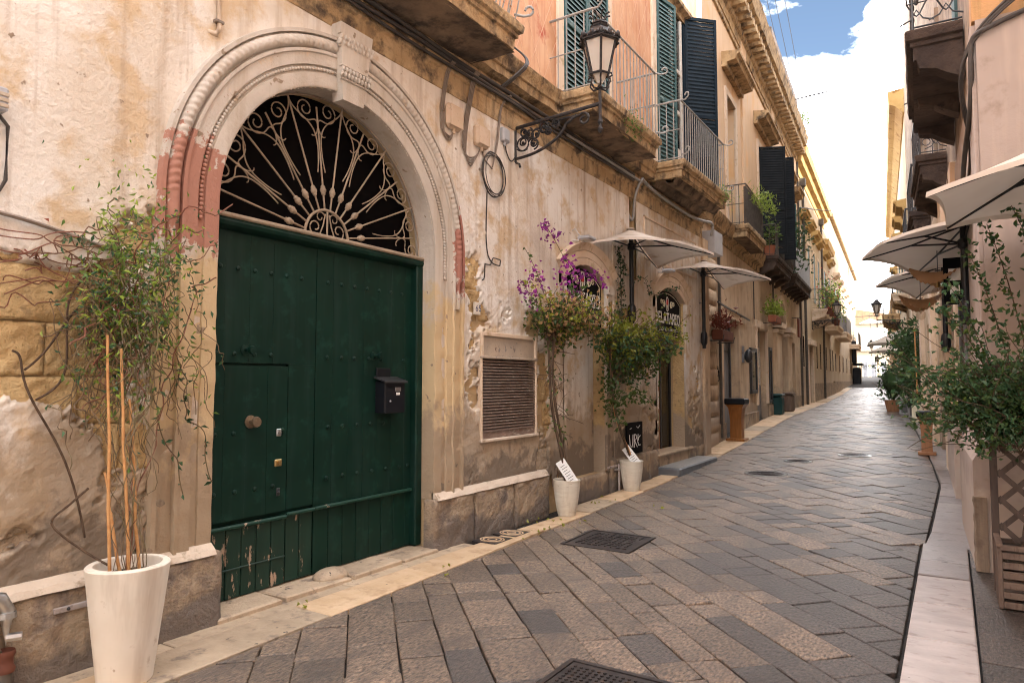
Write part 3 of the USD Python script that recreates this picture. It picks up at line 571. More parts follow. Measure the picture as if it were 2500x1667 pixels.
# panelled stretch of wall right of the joint
for y0, y1, z0, z1 in ((10.55, 13.3, 3.62, 4.34),):
    for a, b in (((y0, z0), (y1, z0 + .03)), ((y0, z1 - .03), (y1, z1)), ((y0, z0), (y0 + .03, z1)), ((y1 - .03, z0), (y1, z1))):
        part('panel_moulding', MB().cbox((a[0], 0, a[1]), (b[0], .032, b[1])), 'clean_trim', HA, WA)
part('pilaster', MB().cbox((13.62, -.05, 0), (13.95, .07, 4.5), .01), 'street_wall', HA, WA)
for y0, y1, z1 in ((9.30, 9.36, 4.5), (10.26, 10.34, 4.5)): part('edge_strip', MB().cbox((y0, 0, .5), (y1, .022, z1)), 'plaster', HA, WA)
# shop door in the second opening
dp = part('shop_door', MB().cbox((11.12, -.34, .36), (11.18, -.28, 3.25)).cbox((12.02, -.33, .36), (12.08, -.28, 3.25)).cbox((12.56, -.34, .36), (12.62, -.28, 3.25)), 'black_metal', HA, WA)
part('door_panel', MB().box((11.18, -.33, .36), (12.02, -.30, 3.2)), 'wood_brown', dp, WA); part('glass', MB().box((12.08, -.32, .4), (12.56, -.305, 3.2)), 'window_glass', dp, WA)
def poster(z0, z1, m): part('poster', MB().box((11.5, -.30, z0), (11.98, -.297, z1)), m, dp, WA); 
def onwall(t, y, n, z, w): v = np.asarray(t.vertices); return np.stack([y + v[:, 0], n + v[:, 2], z + v[:, 1]], 1), np.asarray(t.faces)
def text(s, y, n, z, h, m, parent, wall, center=True, depth=.003, bold=False, width=None):
    t = meshkit.text_mesh(s, h, depth, bold); w = t.bounds[1][0] - t.bounds[0][0]
    if width: t.vertices[:, 0] *= width / w; w = width
    return part('lettering', onwall(t, y - (w / 2 if center else 0), n, z, wall), m, parent, wall)
poster(1.52, 1.83, 'paper'); text('100%', 11.76, -.296, 1.70, .085, 'ink', dp, WA, bold=True); text('NATURAL', 11.76, -.296, 1.61, .055, 'ink', dp, WA, bold=True)
poster(1.10, 1.42, 'paper'); poster(.72, 1.02, 'poster_green')
def disc(y, n, z, ry, rz, m, parent, a0=0, a1=2 * math.pi, th=.002):
    t = np.linspace(a0, a1, 24); part('print', MB().poly(Polygon([(y + ry * math.cos(a), z + rz * math.sin(a)) for a in t]), n, n + th, mapA), m, parent, WA)
disc(11.76, -.2965, 1.18, .16, .06, 'ink', dp, math.pi, 2 * math.pi); disc(11.70, -.2965, 1.25, .075, .085, 'sign_red', dp); disc(11.80, -.2945, 1.22, .085, .07, 'poster_cream', dp); disc(11.74, -.2925, 1.32, .06, .06, 'sign_red', dp)
disc(11.76, -.2965, .84, .15, .10, 'poster_orange', dp); disc(11.68, -.2945, .90, .10, .05, 'ink', dp, 0, math.pi)
part('doorstep', MB().cbox((11.02, -.3, .0), (12.80, .02, .33)).cbox((11.0, -.3, .33), (12.82, .07, .375), .012), 'threshold', HA, WA)

# ---- upper wall with its painted diamond net
part('upper_wall', MB().box((-30, -.5, 4.56), (13.9, -.035, 5.2)).box((-30, -.5, 5.2), (13.9, -.0, 12)), 'orange_wall', HA, WA)
lines = []
region = unary_union([sbox(4.5, 5.24, 7.60, 9.6), sbox(9.34, 5.24, 11.0, 9.6), sbox(13.3, 5.24, 13.62, 9.6)])
for q in np.arange(-30, 40, .36):
    for s in (1, -1): lines.append(LineString([(q, 5), (q + s * 2.6, 10)]).intersection(region).buffer(.004))
part('diamond_net', MB().poly(unary_union(lines), -.001, .0025, mapA), 'orange_line', HA, WA, kind='stuff')
for y0, y1, z1 in ((7.62, 7.78, 8.2), (9.16, 9.32, 8.2), (11.02, 11.22, 8.6), (13.34, 13.50, 8.6), (13.62, 13.9, 16)):
    part('window_surround', MB().cbox((y0, -.02, 5.22), (y1, .035, z1), .008), 'clean_trim', HA, WA)
for a, b, z in ((7.5, 9.45, 8.2), (10.9, 13.62, 8.55)): part('window_hood', run([(-.02, z), (.05, z), (.07, z + .08), (.16, z + .12), (.16, z + .2), (-.02, z + .24)], a, b, .2, .004), 'weathered_trim', HA, WA)

class Fr:
    side = 1
    def __init__(s, o, ang): s.o = np.asarray(o, float); s.u = np.array([math.sin(ang), math.cos(ang), 0]); s.w = np.array([s.u[1], -s.u[0], 0])
    def __call__(s, p): p = np.atleast_2d(np.asarray(p, float)); return s.o + p[:, :1] * s.u + p[:, 1:2] * s.w + p[:, 2:] * np.array([0, 0, 1.])
def shutter(parent, fr, w, h, m, slats=26, panel=0., name='shutter'):
    st = .055
    b = MB().cbox((0, -.02, 0), (st, .02, h)).cbox((w - st, -.02, 0), (w, .02, h))
    for z in (0, h * .40, h - .07): b.cbox((st, -.018, z), (w - st, .018, z + .07))
    p = part(name, b, m, parent, fr)
    if panel: part('panel', MB().box((st, -.01, .07), (w - st, .0, h * .4)), m, p, fr)
    for z0, z1 in ((.07, h * .40), (h * .40 + .07, h - .07)):
        n = max(3, int(slats * (z1 - z0) / h))
        hh = .5 * (z1 - z0) / n * 1.12
        for z in np.linspace(z0 + hh, z1 - hh, n):
            part('slat', MB().add([(st, .016, z - hh), (w - st, .016, z - hh), (w - st, -.016, z + hh), (st, -.016, z + hh), (st, .012, z - hh - .005), (w - st, .012, z - hh - .005), (w - st, -.020, z + hh - .005), (st, -.020, z + hh - .005)], [(0, 1, 2, 3), (4, 7, 6, 5), (0, 4, 5, 1)]), m, p, fr)
    return p
part('window_recess', MB().box((7.78, -.02, 5.22), (9.16, .003, 8.2)), 'dark_room', HA, WA)
for k in (0, 1): shutter(HA, Fr((.03, 7.79 + k * .69, 5.25), 0), .675, 2.8, 'shutter_teal', 40)
part('window_recess', MB().box((11.22, -.02, 5.22), (13.34, .003, 8.55)), 'dark_room', HA, WA)
shutter(HA, Fr((.03, 11.24, 5.25), math.radians(12)), .62, 3.2, 'shutter_teal', 44)
wd = part('balcony_door', MB().cbox((11.9, .004, 5.25), (11.98, .05, 8.5)).cbox((12.45, .004, 5.25), (12.53, .05, 8.5)).cbox((11.98, .006, 5.25), (12.45, .045, 5.95)).cbox((11.98, .006, 6.6), (12.45, .045, 6.68)).cbox((11.98, .006, 7.4), (12.45, .045, 7.48)), 'white_frame', HA, WA)
part('pane', MB().box((11.98, .015, 5.95), (12.45, .02, 8.5)), 'window_glass', wd, WA)
part('frame_post', MB().cbox((12.62, .0, 5.25), (12.86, .06, 8.5)), 'shutter_navy', wd, WA)
shutter(HA, Fr((.05, 12.70, 5.35), math.radians(44)), .68, 3.35, 'shutter_navy', 46)

# ---- balconies
def mitred(s0, s1, N, prof, seed=0, amp=.012):
    """stack of rectangles growing outward: prof [(offset, z)]"""
    R = []
    for d, z in prof:
        a0, a1, nn = s0 - d, s1 + d, N + d; k = 16; kk = 6
        P = [(a0, nn * q / kk, z) for q in range(kk)] + [(a0 + (a1 - a0) * q / k, nn, z) for q in range(k)] + [(a1, nn - nn * q / kk, z) for q in range(kk + 1)]
        P = np.array(P); e = amp * 2 * (fbm(P * 9 + seed, 3) - .5); P[:, 1] += e * (P[:, 1] > .05); P[:, 0] += e; P[:, 2] += e * .6; R.append(P)
    return np.stack(R)
def balcony(parent, wall, s0, s1, N, z0, z1, rail, m, mtrim, msoff, pitch=.115, hooks=True, ribs=0, panel=None, belly=0., corbels=0, rb=.009, ends=True, tie=True):
    h = z1 - z0
    R = mitred(s0, s1, N, [(-.09, z0 - .015), (-.05, z0), (-.045, z0 + h * .42), (-.02, z0 + h * .46), (-.02, z0 + h * .6), (.015, z0 + h * .66), (.03, z0 + h * .9), (.02, z1), (-.02, z1 + .004)], s0)
    b = MB().grid(R)
    b.add(np.array([(s0, 0, z1), (s1, 0, z1), (s1, N, z1), (s0, N, z1)]), [(0, 1, 2, 3)])
    p = part('balcony', b, mtrim, parent, wall, smooth=35)
    U = np.stack(np.meshgrid(np.linspace(s0 + .05, s1 - .05, 40), np.linspace(0, N - .04, 16), indexing='ij'), -1)
    zz = z0 - .012 + .05 * (fbm(np.concatenate([U * 3.2, U[..., :1] * 0], -1), 5, 3) - .62)
    if ribs: zz = zz - .06 * np.clip(1.4 * np.sin(U[..., 1] / N * math.pi * 2 * ribs), -.6, 1)
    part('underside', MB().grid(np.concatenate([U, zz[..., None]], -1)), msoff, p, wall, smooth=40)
    for q in range(corbels):
        y = s0 + .15 + (s1 - s0 - .3) * q / max(1, corbels - 1)
        pr = np.array([(0, z0), (N * .85, z0), (N * .8, z0 - .1), (N * .5, z0 - .13), (N * .3, z0 - .2), (0, z0 - .28)])
        part('corbel', MB().sweep([y - .11, y + .11], lambda k: np.stack([np.full(6, k), pr[:, 0], pr[:, 1]], 1)), msoff, p, wall)
    zr = z1 + rail; i = .05; c0, c1, n1 = s0 + i, s1 - i, N - i
    part('handrail', MB().tube([(c0, 0, zr), (c0, n1 - .001, zr)], .016).tube([(c0, n1, zr), (c1, n1, zr)], .016).tube([(c1, n1, zr), (c1, 0, zr)], .016), m, p, wall)
    part('low_rail', MB().tube([(c0, 0, z1 + .05), (c0, n1, z1 + .05)], .010).tube([(c0, n1, z1 + .05), (c1, n1, z1 + .05)], .010).tube([(c1, n1, z1 + .05), (c1, 0, z1 + .05)], .010), m, p, wall)
    if tie: part('tie_rail', MB().tube([(c0, 0, z1 + rail * .52), (c0, n1, z1 + rail * .52)], .009).tube([(c1, n1, z1 + rail * .52), (c1, 0, z1 + rail * .52)], .009), m, p, wall)
    if panel: 
        part('panel', MB().box((c0, n1 + .012, z1 + .03), (c1, n1 + .02, zr - .02)).box((c0 - .02, .02, z1 + .03), (c0 - .012, n1, zr - .02)), panel, p, wall)
    def bal(y, n):
        if belly:
            t = np.linspace(0, 1, 9); pts = [(y, n + belly * math.sin(q * math.pi) * (1 - q), z1 + .02 + q * (rail - .02)) for q in t]
            part('baluster', MB().tube(pts, rb, 5), m, p, wall)
        else: part('baluster', MB().tube([(y, n, z1 + .0), (y, n, zr)], rb, 6, cap=False), m, p, wall)
    for y in np.linspace(c0, c1, max(2, int((c1 - c0) / pitch) + 1)): bal(y, n1)
    ns = np.linspace(n1, 0, max(2, int(n1 / pitch) + 1))[1:-1]
    for n in ns: bal(c0, n); bal(c1, n)
    if hooks:
        for z in (zr, z1 + .10):
            for y, s in ((c0, -1), (c1, 1)):
                t = np.linspace(0, 1, 16)
                pts = [(y, n1, z)] + [(y + s * (.02 + .16 * q) * (.3 if s < 0 else 1), n1 + .05 + .12 * q, z - .02 + .09 * q * q) for q in t[3:9]]
                e = np.array(pts[-1]); pts += [tuple(e + np.array([s * .03 * math.sin(a) * .6, .045 * math.sin(a) * .8, .045 * (1 - math.cos(a))])) for a in np.linspace(.3, 4.6, 12)]
                part('iron_hook', MB().tube(pts, .013, 6), m, p, wall)
    return p
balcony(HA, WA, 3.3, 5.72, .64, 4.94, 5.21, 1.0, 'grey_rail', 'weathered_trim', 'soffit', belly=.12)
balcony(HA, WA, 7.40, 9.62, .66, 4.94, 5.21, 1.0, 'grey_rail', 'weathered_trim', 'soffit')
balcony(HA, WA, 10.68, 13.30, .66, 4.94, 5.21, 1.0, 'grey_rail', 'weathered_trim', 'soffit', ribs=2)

# ---- shop signs (things of their own, hung in the arches)
def sign(arc, y0, y1, zb, n, label):
    pg, _ = seg_op(y0, y1, zb, arc[1] + arc[2] * math.cos(arc[3]) - .03, .19)
    t = thing('shop_sign', label, 'sign', (n, (y0 + y1) / 2, zb))
    part('board', MB().poly(pg, n - .03, n, mapA), 'sign_black', t, WA)
    ring = pg.buffer(-.035).difference(pg.buffer(-.046)); part('border_line', MB().poly(ring, n, n + .003, mapA), 'sign_gold', t, WA)
    c = (y0 + y1) / 2; w = y1 - y0
    text('GELATARIO', c, n, zb + .26, .19, 'sign_white', t, WA, bold=True, width=w * .90)
    text('LECCE \u00b7 ROMA \u00b7 MILANO', c, n, zb + .12, .055, 'sign_white', t, WA, width=w * .62)
    for s in (-1, 1):
        part('divider', MB().box((c + s * w * .34 - .06, n, zb + .135), (c + s * w * .34 + .10 * s + .06 * 0, n + .003, zb + .142)), 'sign_white', t, WA)
        m = MB(); zz = zb + .60
        for cy, cz, r, a0 in ((.20, .0, .075, .4), (.31, .04, .055, 2.6)):
            m.tube([(c + s * (cy + r * (1 - .8 * q) * math.cos(a0 + q * 8)), n + .006, zz + cz + r * (1 - .8 * q) * math.sin(a0 + q * 8)) for q in np.linspace(0, 1, 26)], .0085, 5)
        for a in (.3, .8, 1.3, 1.9): m.tube([(c + s * .17, n + .006, zz - .05), (c + s * (.17 - .05 * math.cos(a)), n + .006, zz - .02 + .09 * math.sin(a))], [.010, .004], 5)
        part('scroll_ornament', m, 'sign_gold', t, WA)
    e = Point(0, 0).buffer(1, 24); E = lambda ry, rz: affinity.translate(affinity.scale(e, ry, rz), c, zb + .61)
    part('emblem_ring', MB().poly(E(.075, .135).difference(E(.058, .115)), n, n + .004, mapA), 'sign_white', t, WA)
    part('emblem_scoop', MB().poly(affinity.translate(E(.045, .05), 0, .03), n, n + .004, mapA), 'sign_red', t, WA)
    part('emblem_cup', MB().poly(Polygon([(c - .035, zb + .595), (c + .035, zb + .595), (c + .008, zb + .52), (c - .008, zb + .52)]), n, n + .004, mapA), 'sign_gold', t, WA)
    return t
sign(gw_arc, 7.86, 9.05, 2.38, -.06, 'black arched gelato sign half hidden by bougainvillea, in the blocked window')
sign(gd_arc, 11.15, 12.57, 2.38, -.07, 'black arched gelato sign over the open shop doorway')
# ---------------------------------------------------------------- street
ST = thing('street', None, None, kind='structure')
LK = [(-8, .62), (2.4, .62), (5.5, .52), (9.4, .42), (14, .30), (20, .05), (26, -.28), (36, -.92), (50, -1.85), (80, -3.7), (130, -6.8)]
RK = [(-8, 3.91), (7.9, 3.91), (8.0, 3.95), (12, 4.02), (14, 3.9), (16, 3.75), (20, 3.42), (30, 2.68), (50, 1.2), (80, -1.0), (130, -4.7)]
lx = lambda y: np.interp(y, [a for a, _ in LK], [b for _, b in LK]); rx = lambda y: np.interp(y, [a for a, _ in RK], [b for _, b in RK])
ys = np.concatenate([np.arange(-8, 60, 1.0), np.arange(60, 400, 10.)])
G = np.stack([np.stack([np.array([-60, WB.x(max(y, 13.8)) - 1.5 if y > 13.8 else -1.5, lx(y) - .5, lx(y), .5 * (lx(y) + rx(y)), rx(y), rx(y) + .8, 7, 60.]), np.full(9, y), np.full(9, gz(y) - .035)], 1) for y in ys])
part('ground', MB().grid(G), 'asphalt_joint', ST)
street_pg = Polygon([(x + .012, y) for y, x in LK] + [(x - .012, y) for y, x in reversed(RK)])
MAN = [Polygon([(.90, 6.03), (1.62, 6.03), (1.60, 6.78), (.88, 6.78)]), sbox(2.30, 2.72, 3.06, 3.60), Point(1.55, 11.98).buffer(.33), Point(2.58, 14.9).buffer(.30), Point(1.76, 13.68).buffer(.24)]
pav_pg = street_pg.difference(unary_union([m.buffer(.012) for m in MAN]))
rg = np.random.default_rng(11); slabs = []
ca, sa = math.cos(-math.pi / 4), math.sin(-math.pi / 4)
v = -60.
while v < 62:
    w = rg.uniform(.20, .37); u = -70 + rg.uniform(0, .5)
    while u < 30:
        L = rg.choice([.22, .30, .40, .50, .62, .78], p=[.14, .2, .24, .2, .14, .08]) * rg.uniform(.9, 1.1)
        j = .0045; q = [(u + j, v + j), (u + L - j, v + j), (u + L - j, v + w - j), (u + j, v + w - j)]
        q = [(a + rg.normal(0, .006), b + rg.normal(0, .004)) for a, b in q]
        # along -45 deg: x = u*ca - v*sa ; y = u*sa + v*ca
        pts = [(2 + a * ca - b * sa, 8 + a * sa + b * ca) for a, b in q]
        cy = np.mean([p[1] for p in pts]); cx = np.mean([p[0] for p in pts])
        if -1 < cy < 62 and lx(cy) - .8 < cx < rx(cy) + .8:
            pg = Polygon(pts).intersection(pav_pg)
            for g in getattr(pg, 'geoms', [pg]):
                if g.geom_type == 'Polygon' and g.area > .004: slabs.append(g)
        u += L
    v += w
def slab_mesh(g, seed, top=0., bev=.006, mb=None, cheap=False):
    mb = mb or MB(); g = g.simplify(.004)
    if g.geom_type != 'Polygon' or len(g.interiors): g = Polygon(g.exterior) if g.geom_type == 'Polygon' else g.convex_hull
    inn = g.buffer(-bev, join_style=2)
    if inn.geom_type != 'Polygon' or inn.is_empty or len(inn.exterior.coords) != len(g.exterior.coords): inn = None
    c = np.array(g.exterior.coords)[:-1]; cen = c.mean(0); r = np.random.default_rng(seed); tx, ty, dz = r.normal(0, .009), r.normal(0, .009), r.normal(0, .0022) + top
    zt = lambda P: np.array([gz(p[1]) for p in P]) + dz + (P - cen) @ np.array([tx, ty])
    if inn is None or cheap:
        t = trimesh.creation.extrude_polygon(g, .03, engine='earcut'); v = np.array(t.vertices); v[:, 2] = zt(v[:, :2]) - np.where(v[:, 2] > .01, 0, .04); return mb.add(v, t.faces)
    from shapely.geometry.polygon import orient
    a = np.array(orient(g).exterior.coords)[:-1]; b = np.array(orient(inn).exterior.coords)[:-1]
    k = np.argmin(((b - a[0]) ** 2).sum(1)); b = np.roll(b, -k, 0); n = len(a)
    from mapbox_earcut import triangulate_float64 as tri
    idx = np.asarray(tri(b, np.array([n], np.uint32))).reshape(-1, 3)
    V = np.vstack([np.c_[a, zt(a) - .04], np.c_[a, zt(a) - bev * .8], np.c_[b, zt(b)]])
    F = [(i + o, (i + 1) % n + o, (i + 1) % n + o + n) for i in range(n) for o in (0, n)] + [(i + o, (i + 1) % n + o + n, i + o + n) for i in range(n) for o in (0, n)]
    F = np.vstack([np.array(F), idx + 2 * n]); return mb.add(V, F)
def size(g): c = g.centroid; d = max(.5, (np.array([c.x, c.y, 0]) - CAM) @ fw); return g.area / d ** 3 if d > .6 else 0
def inview(g):
    c = g.centroid; q = np.array([c.x, c.y, 0]) - CAM; d = q @ fw
    return d > .5 and abs(q @ rt / d) < .82 and q @ up / d > -.62
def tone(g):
    c = g.centroid; f = (c.x - lx(c.y)) / (rx(c.y) - lx(c.y)); return 'paving_dark' if rg.uniform() < .04 + .95 * f ** 2 else 'paving'  # darker stones grow more frequent toward the right kerb
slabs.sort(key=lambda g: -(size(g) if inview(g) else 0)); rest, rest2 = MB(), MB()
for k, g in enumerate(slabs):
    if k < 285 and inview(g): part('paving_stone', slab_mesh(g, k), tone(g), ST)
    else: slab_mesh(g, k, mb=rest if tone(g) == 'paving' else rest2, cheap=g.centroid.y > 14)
part('distant_paving', rest, 'paving', ST, kind='stuff'); part('distant_paving', rest2, 'paving_dark', ST, kind='stuff')
# left kerb: pale warm slabs between wall and paving; right kerb: big pale slabs
KL = thing('left_kerb', None, None, kind='structure'); KR = thing('right_kerb', None, None, kind='structure')
y = -1.; k = 0; small = [sbox(.12, 5.62, .40, 5.93), sbox(.12, 5.99, .40, 6.28)]
while y < 60:
    L = rg.uniform(.8, 1.3) * (1 if y < 30 else 3); y1 = y + L
    x0 = lambda q: (.09 if q < 13.8 else WB.x(q) + .03)
    g = Polygon([(min(x0(y), lx(y) - .2) + .14 * (y < 7), y + .005), (lx(y), y + .005), (lx(y1), y1 - .005), (min(x0(y1), lx(y1) - .2) + .14 * (y < 7), y1 - .005)]).difference(unary_union(small).buffer(.01))
    for q in getattr(g, 'geoms', [g]):
        if q.area > .01: part('kerb_stone', slab_mesh(q, 900 + k, .008, cheap=len(q.exterior.coords) > 5), 'kerb_warm' if (k % 5 != 3) else 'threshold', KL)
    y = y1; k += 1
y = 1.0
for L in (.55, .9, .6, .85, .7, .95, .6): 
    if y < 5.2: part('gutter_stone', slab_mesh(sbox(-.02, y + .004, .222, min(y + L, 7.3) - .004), 950 + k, .0), 'threshold', KL)
    y += L; k += 1
for a, b in ((2.80, 3.34), (3.345, 4.02), (4.025, 4.62), (4.625, 5.12)):
    part('threshold_stone', slab_mesh(Polygon([(-.30, a), (.10, a + .02), (.10, b - .01), (-.30, b)]), 970 + k, .035, .012), 'threshold', KL); k += 1
part('guard_stone', MB().sphere((-.06, 3.93, .03), .13, 2, (.9, 1.25, .55)), 'threshold', KL, smooth=True)
yy = [.5, 1.7, 2.95, 3.9, 4.97, 5.78, 6.59, 7.14, 7.9]
for a, b in zip(yy[:-1], yy[1:]): part('kerb_stone', slab_mesh(Polygon([(3.925, a + .010), (4.285, a + .036), (4.285, b + .016), (3.925, b - .010)]), 800 + int(a * 10), .022, .008), 'kerb_pale' if a < 6 else 'kerb_shade', KR)
y = 7.93
while y < 50:
    L = rg.uniform(.45, .8) * (1 if y < 16 else 2); y1 = y + L
    part('kerb_stone', slab_mesh(Polygon([(rx(y) + .02, y + .010), (rx(y) + .42, y + .010), (rx(y1) + .42, y1 - .010), (rx(y1) + .02, y1 - .010)]), 820 + int(y * 10), .005, cheap=y > 16), 'kerb_shade', KR); y = y1
y = .5
while y < 8: 
    L = rg.uniform(.45, .7)
    part('pavement_stone', slab_mesh(sbox(4.30, y + .004, 4.78, y + L - .004), 700 + int(y * 10), -.004), 'paving_dark', KR); part('pavement_stone', slab_mesh(sbox(4.79, y + .004, 5.09, y + L - .004), 740 + int(y * 10), -.004), 'paving_dark', KR); y += L  # dark tone here stands for wet stone and shade together
# manhole covers
def cover_sq(pg, label, lug, gap=.0):
    c = pg.centroid; t = thing('manhole_cover', label, 'manhole cover', (c.x, c.y, 0)); x0, y0, x1, y1 = pg.bounds
    part('frame', MB().poly(pg.difference(pg.buffer(-.03, join_style=2)), -.03, .004), 'cast_iron', t); part('lid', MB().poly(pg.buffer(-.034, join_style=2), -.03, -.002), 'cast_iron', t)
    m = MB(); inn = pg.buffer(-.07, join_style=2)
    if lug == 'bars':
        for i, X in enumerate(np.arange(x0, x1, .062)):
            for j, Y in enumerate(np.arange(y0, y1, .062)):
                q = sbox(X, Y, X + .046, Y + .012) if (i // 3 + j // 3) % 2 else sbox(X, Y, X + .012, Y + .046)
                if inn.contains(q): m.box((*q.bounds[:2], -.003), (*q.bounds[2:], .006))
    else:
        for X in np.arange(x0, x1, .036):
            for Y in np.arange(y0, y1, .036):
                if inn.contains(Point(X, Y)) and math.hypot((X - c.x) / .11, (Y - c.y) / .05) > 1: m.tm(trimesh.creation.cylinder(.011, .008, sections=6, transform=trimesh.transformations.translation_matrix((X, Y, .002))))
        e = affinity.translate(affinity.scale(Point(0, 0).buffer(1, 12), .10, .04), c.x, c.y); m.poly(e.difference(e.buffer(-.008)), -.003, .006)
    part('tread', m, 'cast_iron', t, kind='stuff'); return t
cover_sq(MAN[0], 'square rusty manhole cover with herringbone bars in the middle of the paving', 'bars'); cover_sq(MAN[1], 'dark square manhole cover with round studs at the bottom edge of the photo', 'studs')
def cover_rd(pg, label, y):
    c = pg.centroid; t = thing('round_manhole_cover', label, 'manhole cover', (c.x, c.y, gz(y))); r = pg.bounds[2] - c.x; z = gz(y)
    part('frame', MB().poly(Point(c.x, c.y).buffer(r).difference(Point(c.x, c.y).buffer(r - .04)), z - .03, z + .003), 'steel', t); m = MB().poly(Point(c.x, c.y).buffer(r - .043), z - .03, z - .001)
    for q in (.25, .45, .65, .82): m.poly(Point(c.x, c.y).buffer(r * q).difference(Point(c.x, c.y).buffer(r * q - .012)), z - .002, z + .006)
    part('lid', m, 'cast_iron', t)
cover_rd(MAN[2], 'round manhole cover in front of the metal step, nearest round one', 12); cover_rd(MAN[3], 'round manhole cover furthest to the right on the shiny paving', 14.9); cover_rd(MAN[4], 'round bright worn manhole cover behind the nearest round one', 13.7)
for q, lab in zip(small, ('small square utility cover in the left kerb, the one nearer the gate', 'small square utility cover in the left kerb, the one nearer the first pot')):
    c = q.centroid; t = thing('utility_cover', lab, 'utility cover', (c.x, c.y, 0)); part('plate', MB().poly(q, -.03, .010), 'cast_iron', t)
    m = MB()
    for r in (.045, .085, .11): m.poly(affinity.scale(Point(c.x, c.y).buffer(r), 1.2, 1).difference(affinity.scale(Point(c.x, c.y).buffer(r - .010), 1.2, 1)), .009, .014)
    part('rings', m, 'kerb_warm', t)
# ---------------------------------------------------------------- things on and in front of the townhouse
def prism_hex(r0, r1, z0, z1, n=6, rot=0):
    a = np.arange(n) * 2 * np.pi / n + rot
    V = np.vstack([np.c_[r0 * np.cos(a), r0 * np.sin(a), np.full(n, z0)], np.c_[r1 * np.cos(a), r1 * np.sin(a), np.full(n, z1)]])
    F = [(i, (i + 1) % n, (i + 1) % n + n) for i in range(n)] + [(i, (i + 1) % n + n, i + n) for i in range(n)] + [(n, n + i, n + i + 1) for i in range(1, n - 1)] + [(0, i + 1, i) for i in range(1, n - 1)]
    return V, np.array(F)
def wall_lantern(loc, L, zb, label, group=None, rot=0.):
    """bracket of scrolled iron at the wall (local origin), arm along +x to a six-sided lantern"""
    t = thing('wall_lantern', label, 'street lamp', loc, group)
    o = np.asarray(loc, float); c, s = math.cos(rot), math.sin(rot)
    M = lambda v: np.c_[v[:, 0] * c - v[:, 1] * s, v[:, 0] * s + v[:, 1] * c, v[:, 2]] + o
    def P(nm, mb, m, parent=t, sm=False): v, f = mb.get(); return part(nm, (M(v), f), m, parent, smooth=sm)
    b = MB().tube([(0, 0, .34), (L * .5, 0, .37), (L, 0, .40)], .022, 8).tube([(.01, 0, .36), (.012, 0, -.06)], .02, 8)
    b.tube([(.02 + L * .62 * math.sin(q), 0, -.02 + .0 + (.36) * (1 - math.cos(q))) for q in np.linspace(0, 1.35, 14)] + [(L * .74, 0, .33)], .017, 6)
    b.tube([(.0, 0, -.02), (.03, 0, -.07), (.07, 0, -.09), (.08, 0, -.13)], .014, 6)
    br = P('bracket', b, 'iron', sm=True); rr = np.random.default_rng(7)
    cent = [(.12, .15, .10), (.20, .24, .07), (.14, .27, .06), (.30, .22, .08), (.26, .12, .07), (.40, .27, .07), (.46, .22, .05), (.56, .29, .055)]
    for cx, cz, r in cent:
        for sgn in (1, -1):
            a0 = rr.uniform(0, 6); m = MB().tube([(L / 1.1 * cx + r * (1 - .75 * q) * math.cos(a0 + sgn * q * 7), .004 * sgn, cz + r * (1 - .75 * q) * math.sin(a0 + sgn * q * 7)) for q in np.linspace(0, 1, 20)], .010, 5); m.sphere((L / 1.1 * cx, 0, cz), .02, 1)
            P('scrollwork', m, 'iron', br, sm=True)
    m = MB().tube([(L * .5 + .012, 0, .33)] + [(L * .82 + .075 * (1 - .7 * q) * math.cos(2.4 - q * 7.5), 0, .27 + .075 * (1 - .7 * q) * math.sin(2.4 - q * 7.5)) for q in np.linspace(0, 1, 24)], .014, 6); P('scrollwork', m, 'iron', br, sm=True)
    st = MB().lathe([(.001, .0), (.022, .02), (.03, .05), (.016, .07), (.016, .10), (.03, .12), (.022, .15), (.017, .17), (.017, .49), (.03, .51), (.02, .53)], (L, 0, .07), 12); P('stem', st, 'iron', sm=40)
    Z = .585
    f = MB(); k6 = lambda a: np.array([math.cos(a), math.sin(a)])
    for q in range(6):
        a = q * math.pi / 3
        f.tube([(L + .105 * math.cos(a), .105 * math.sin(a), Z + .13), (L + .19 * math.cos(a), .19 * math.sin(a), Z + .48)], .014, 5)
        f.tube([(L + r * math.cos(a), r * math.sin(a), Z + z) for r, z in ((.02, -.02), (.075, -.03), (.115, .02), (.10, .075), (.145, .09), (.135, .12), (.105, .13))], .011, 5)
        for zz, r in ((.13, .105), (.48, .19)):
            b_ = a + math.pi / 3; f.tube([(L + r * math.cos(a), r * math.sin(a), Z + zz), (L + r * math.cos(b_), r * math.sin(b_), Z + zz)], .013, 5)
    P('frame', f, 'iron')
    for q in range(6):
        a, b_ = q * math.pi / 3, (q + 1) * math.pi / 3
        P('pane', MB().add([(L + .10 * math.cos(a), .10 * math.sin(a), Z + .135), (L + .10 * math.cos(b_), .10 * math.sin(b_), Z + .135), (L + .186 * math.cos(b_), .186 * math.sin(b_), Z + .48), (L + .186 * math.cos(a), .186 * math.sin(a), Z + .48)], [(0, 1, 2, 3)]), 'frosted')
    v, ff = prism_hex(.03, .085, Z + .03, Z + .13); P('lower_glass', MB().add(v + [L, 0, 0], ff), 'frosted')
    rf = MB()
    for r0, r1, z0, z1 in ((.225, .22, .48, .503), (.205, .10, .503, .64), (.10, .112, .64, .655), (.08, .08, .655, .69), (.095, .085, .69, .71)):
        v, ff = prism_hex(r0, r1, Z + z0, Z + z1); rf.add(v + [L, 0, 0], ff)
    roof = P('roof', rf, 'iron')
    cr = MB()
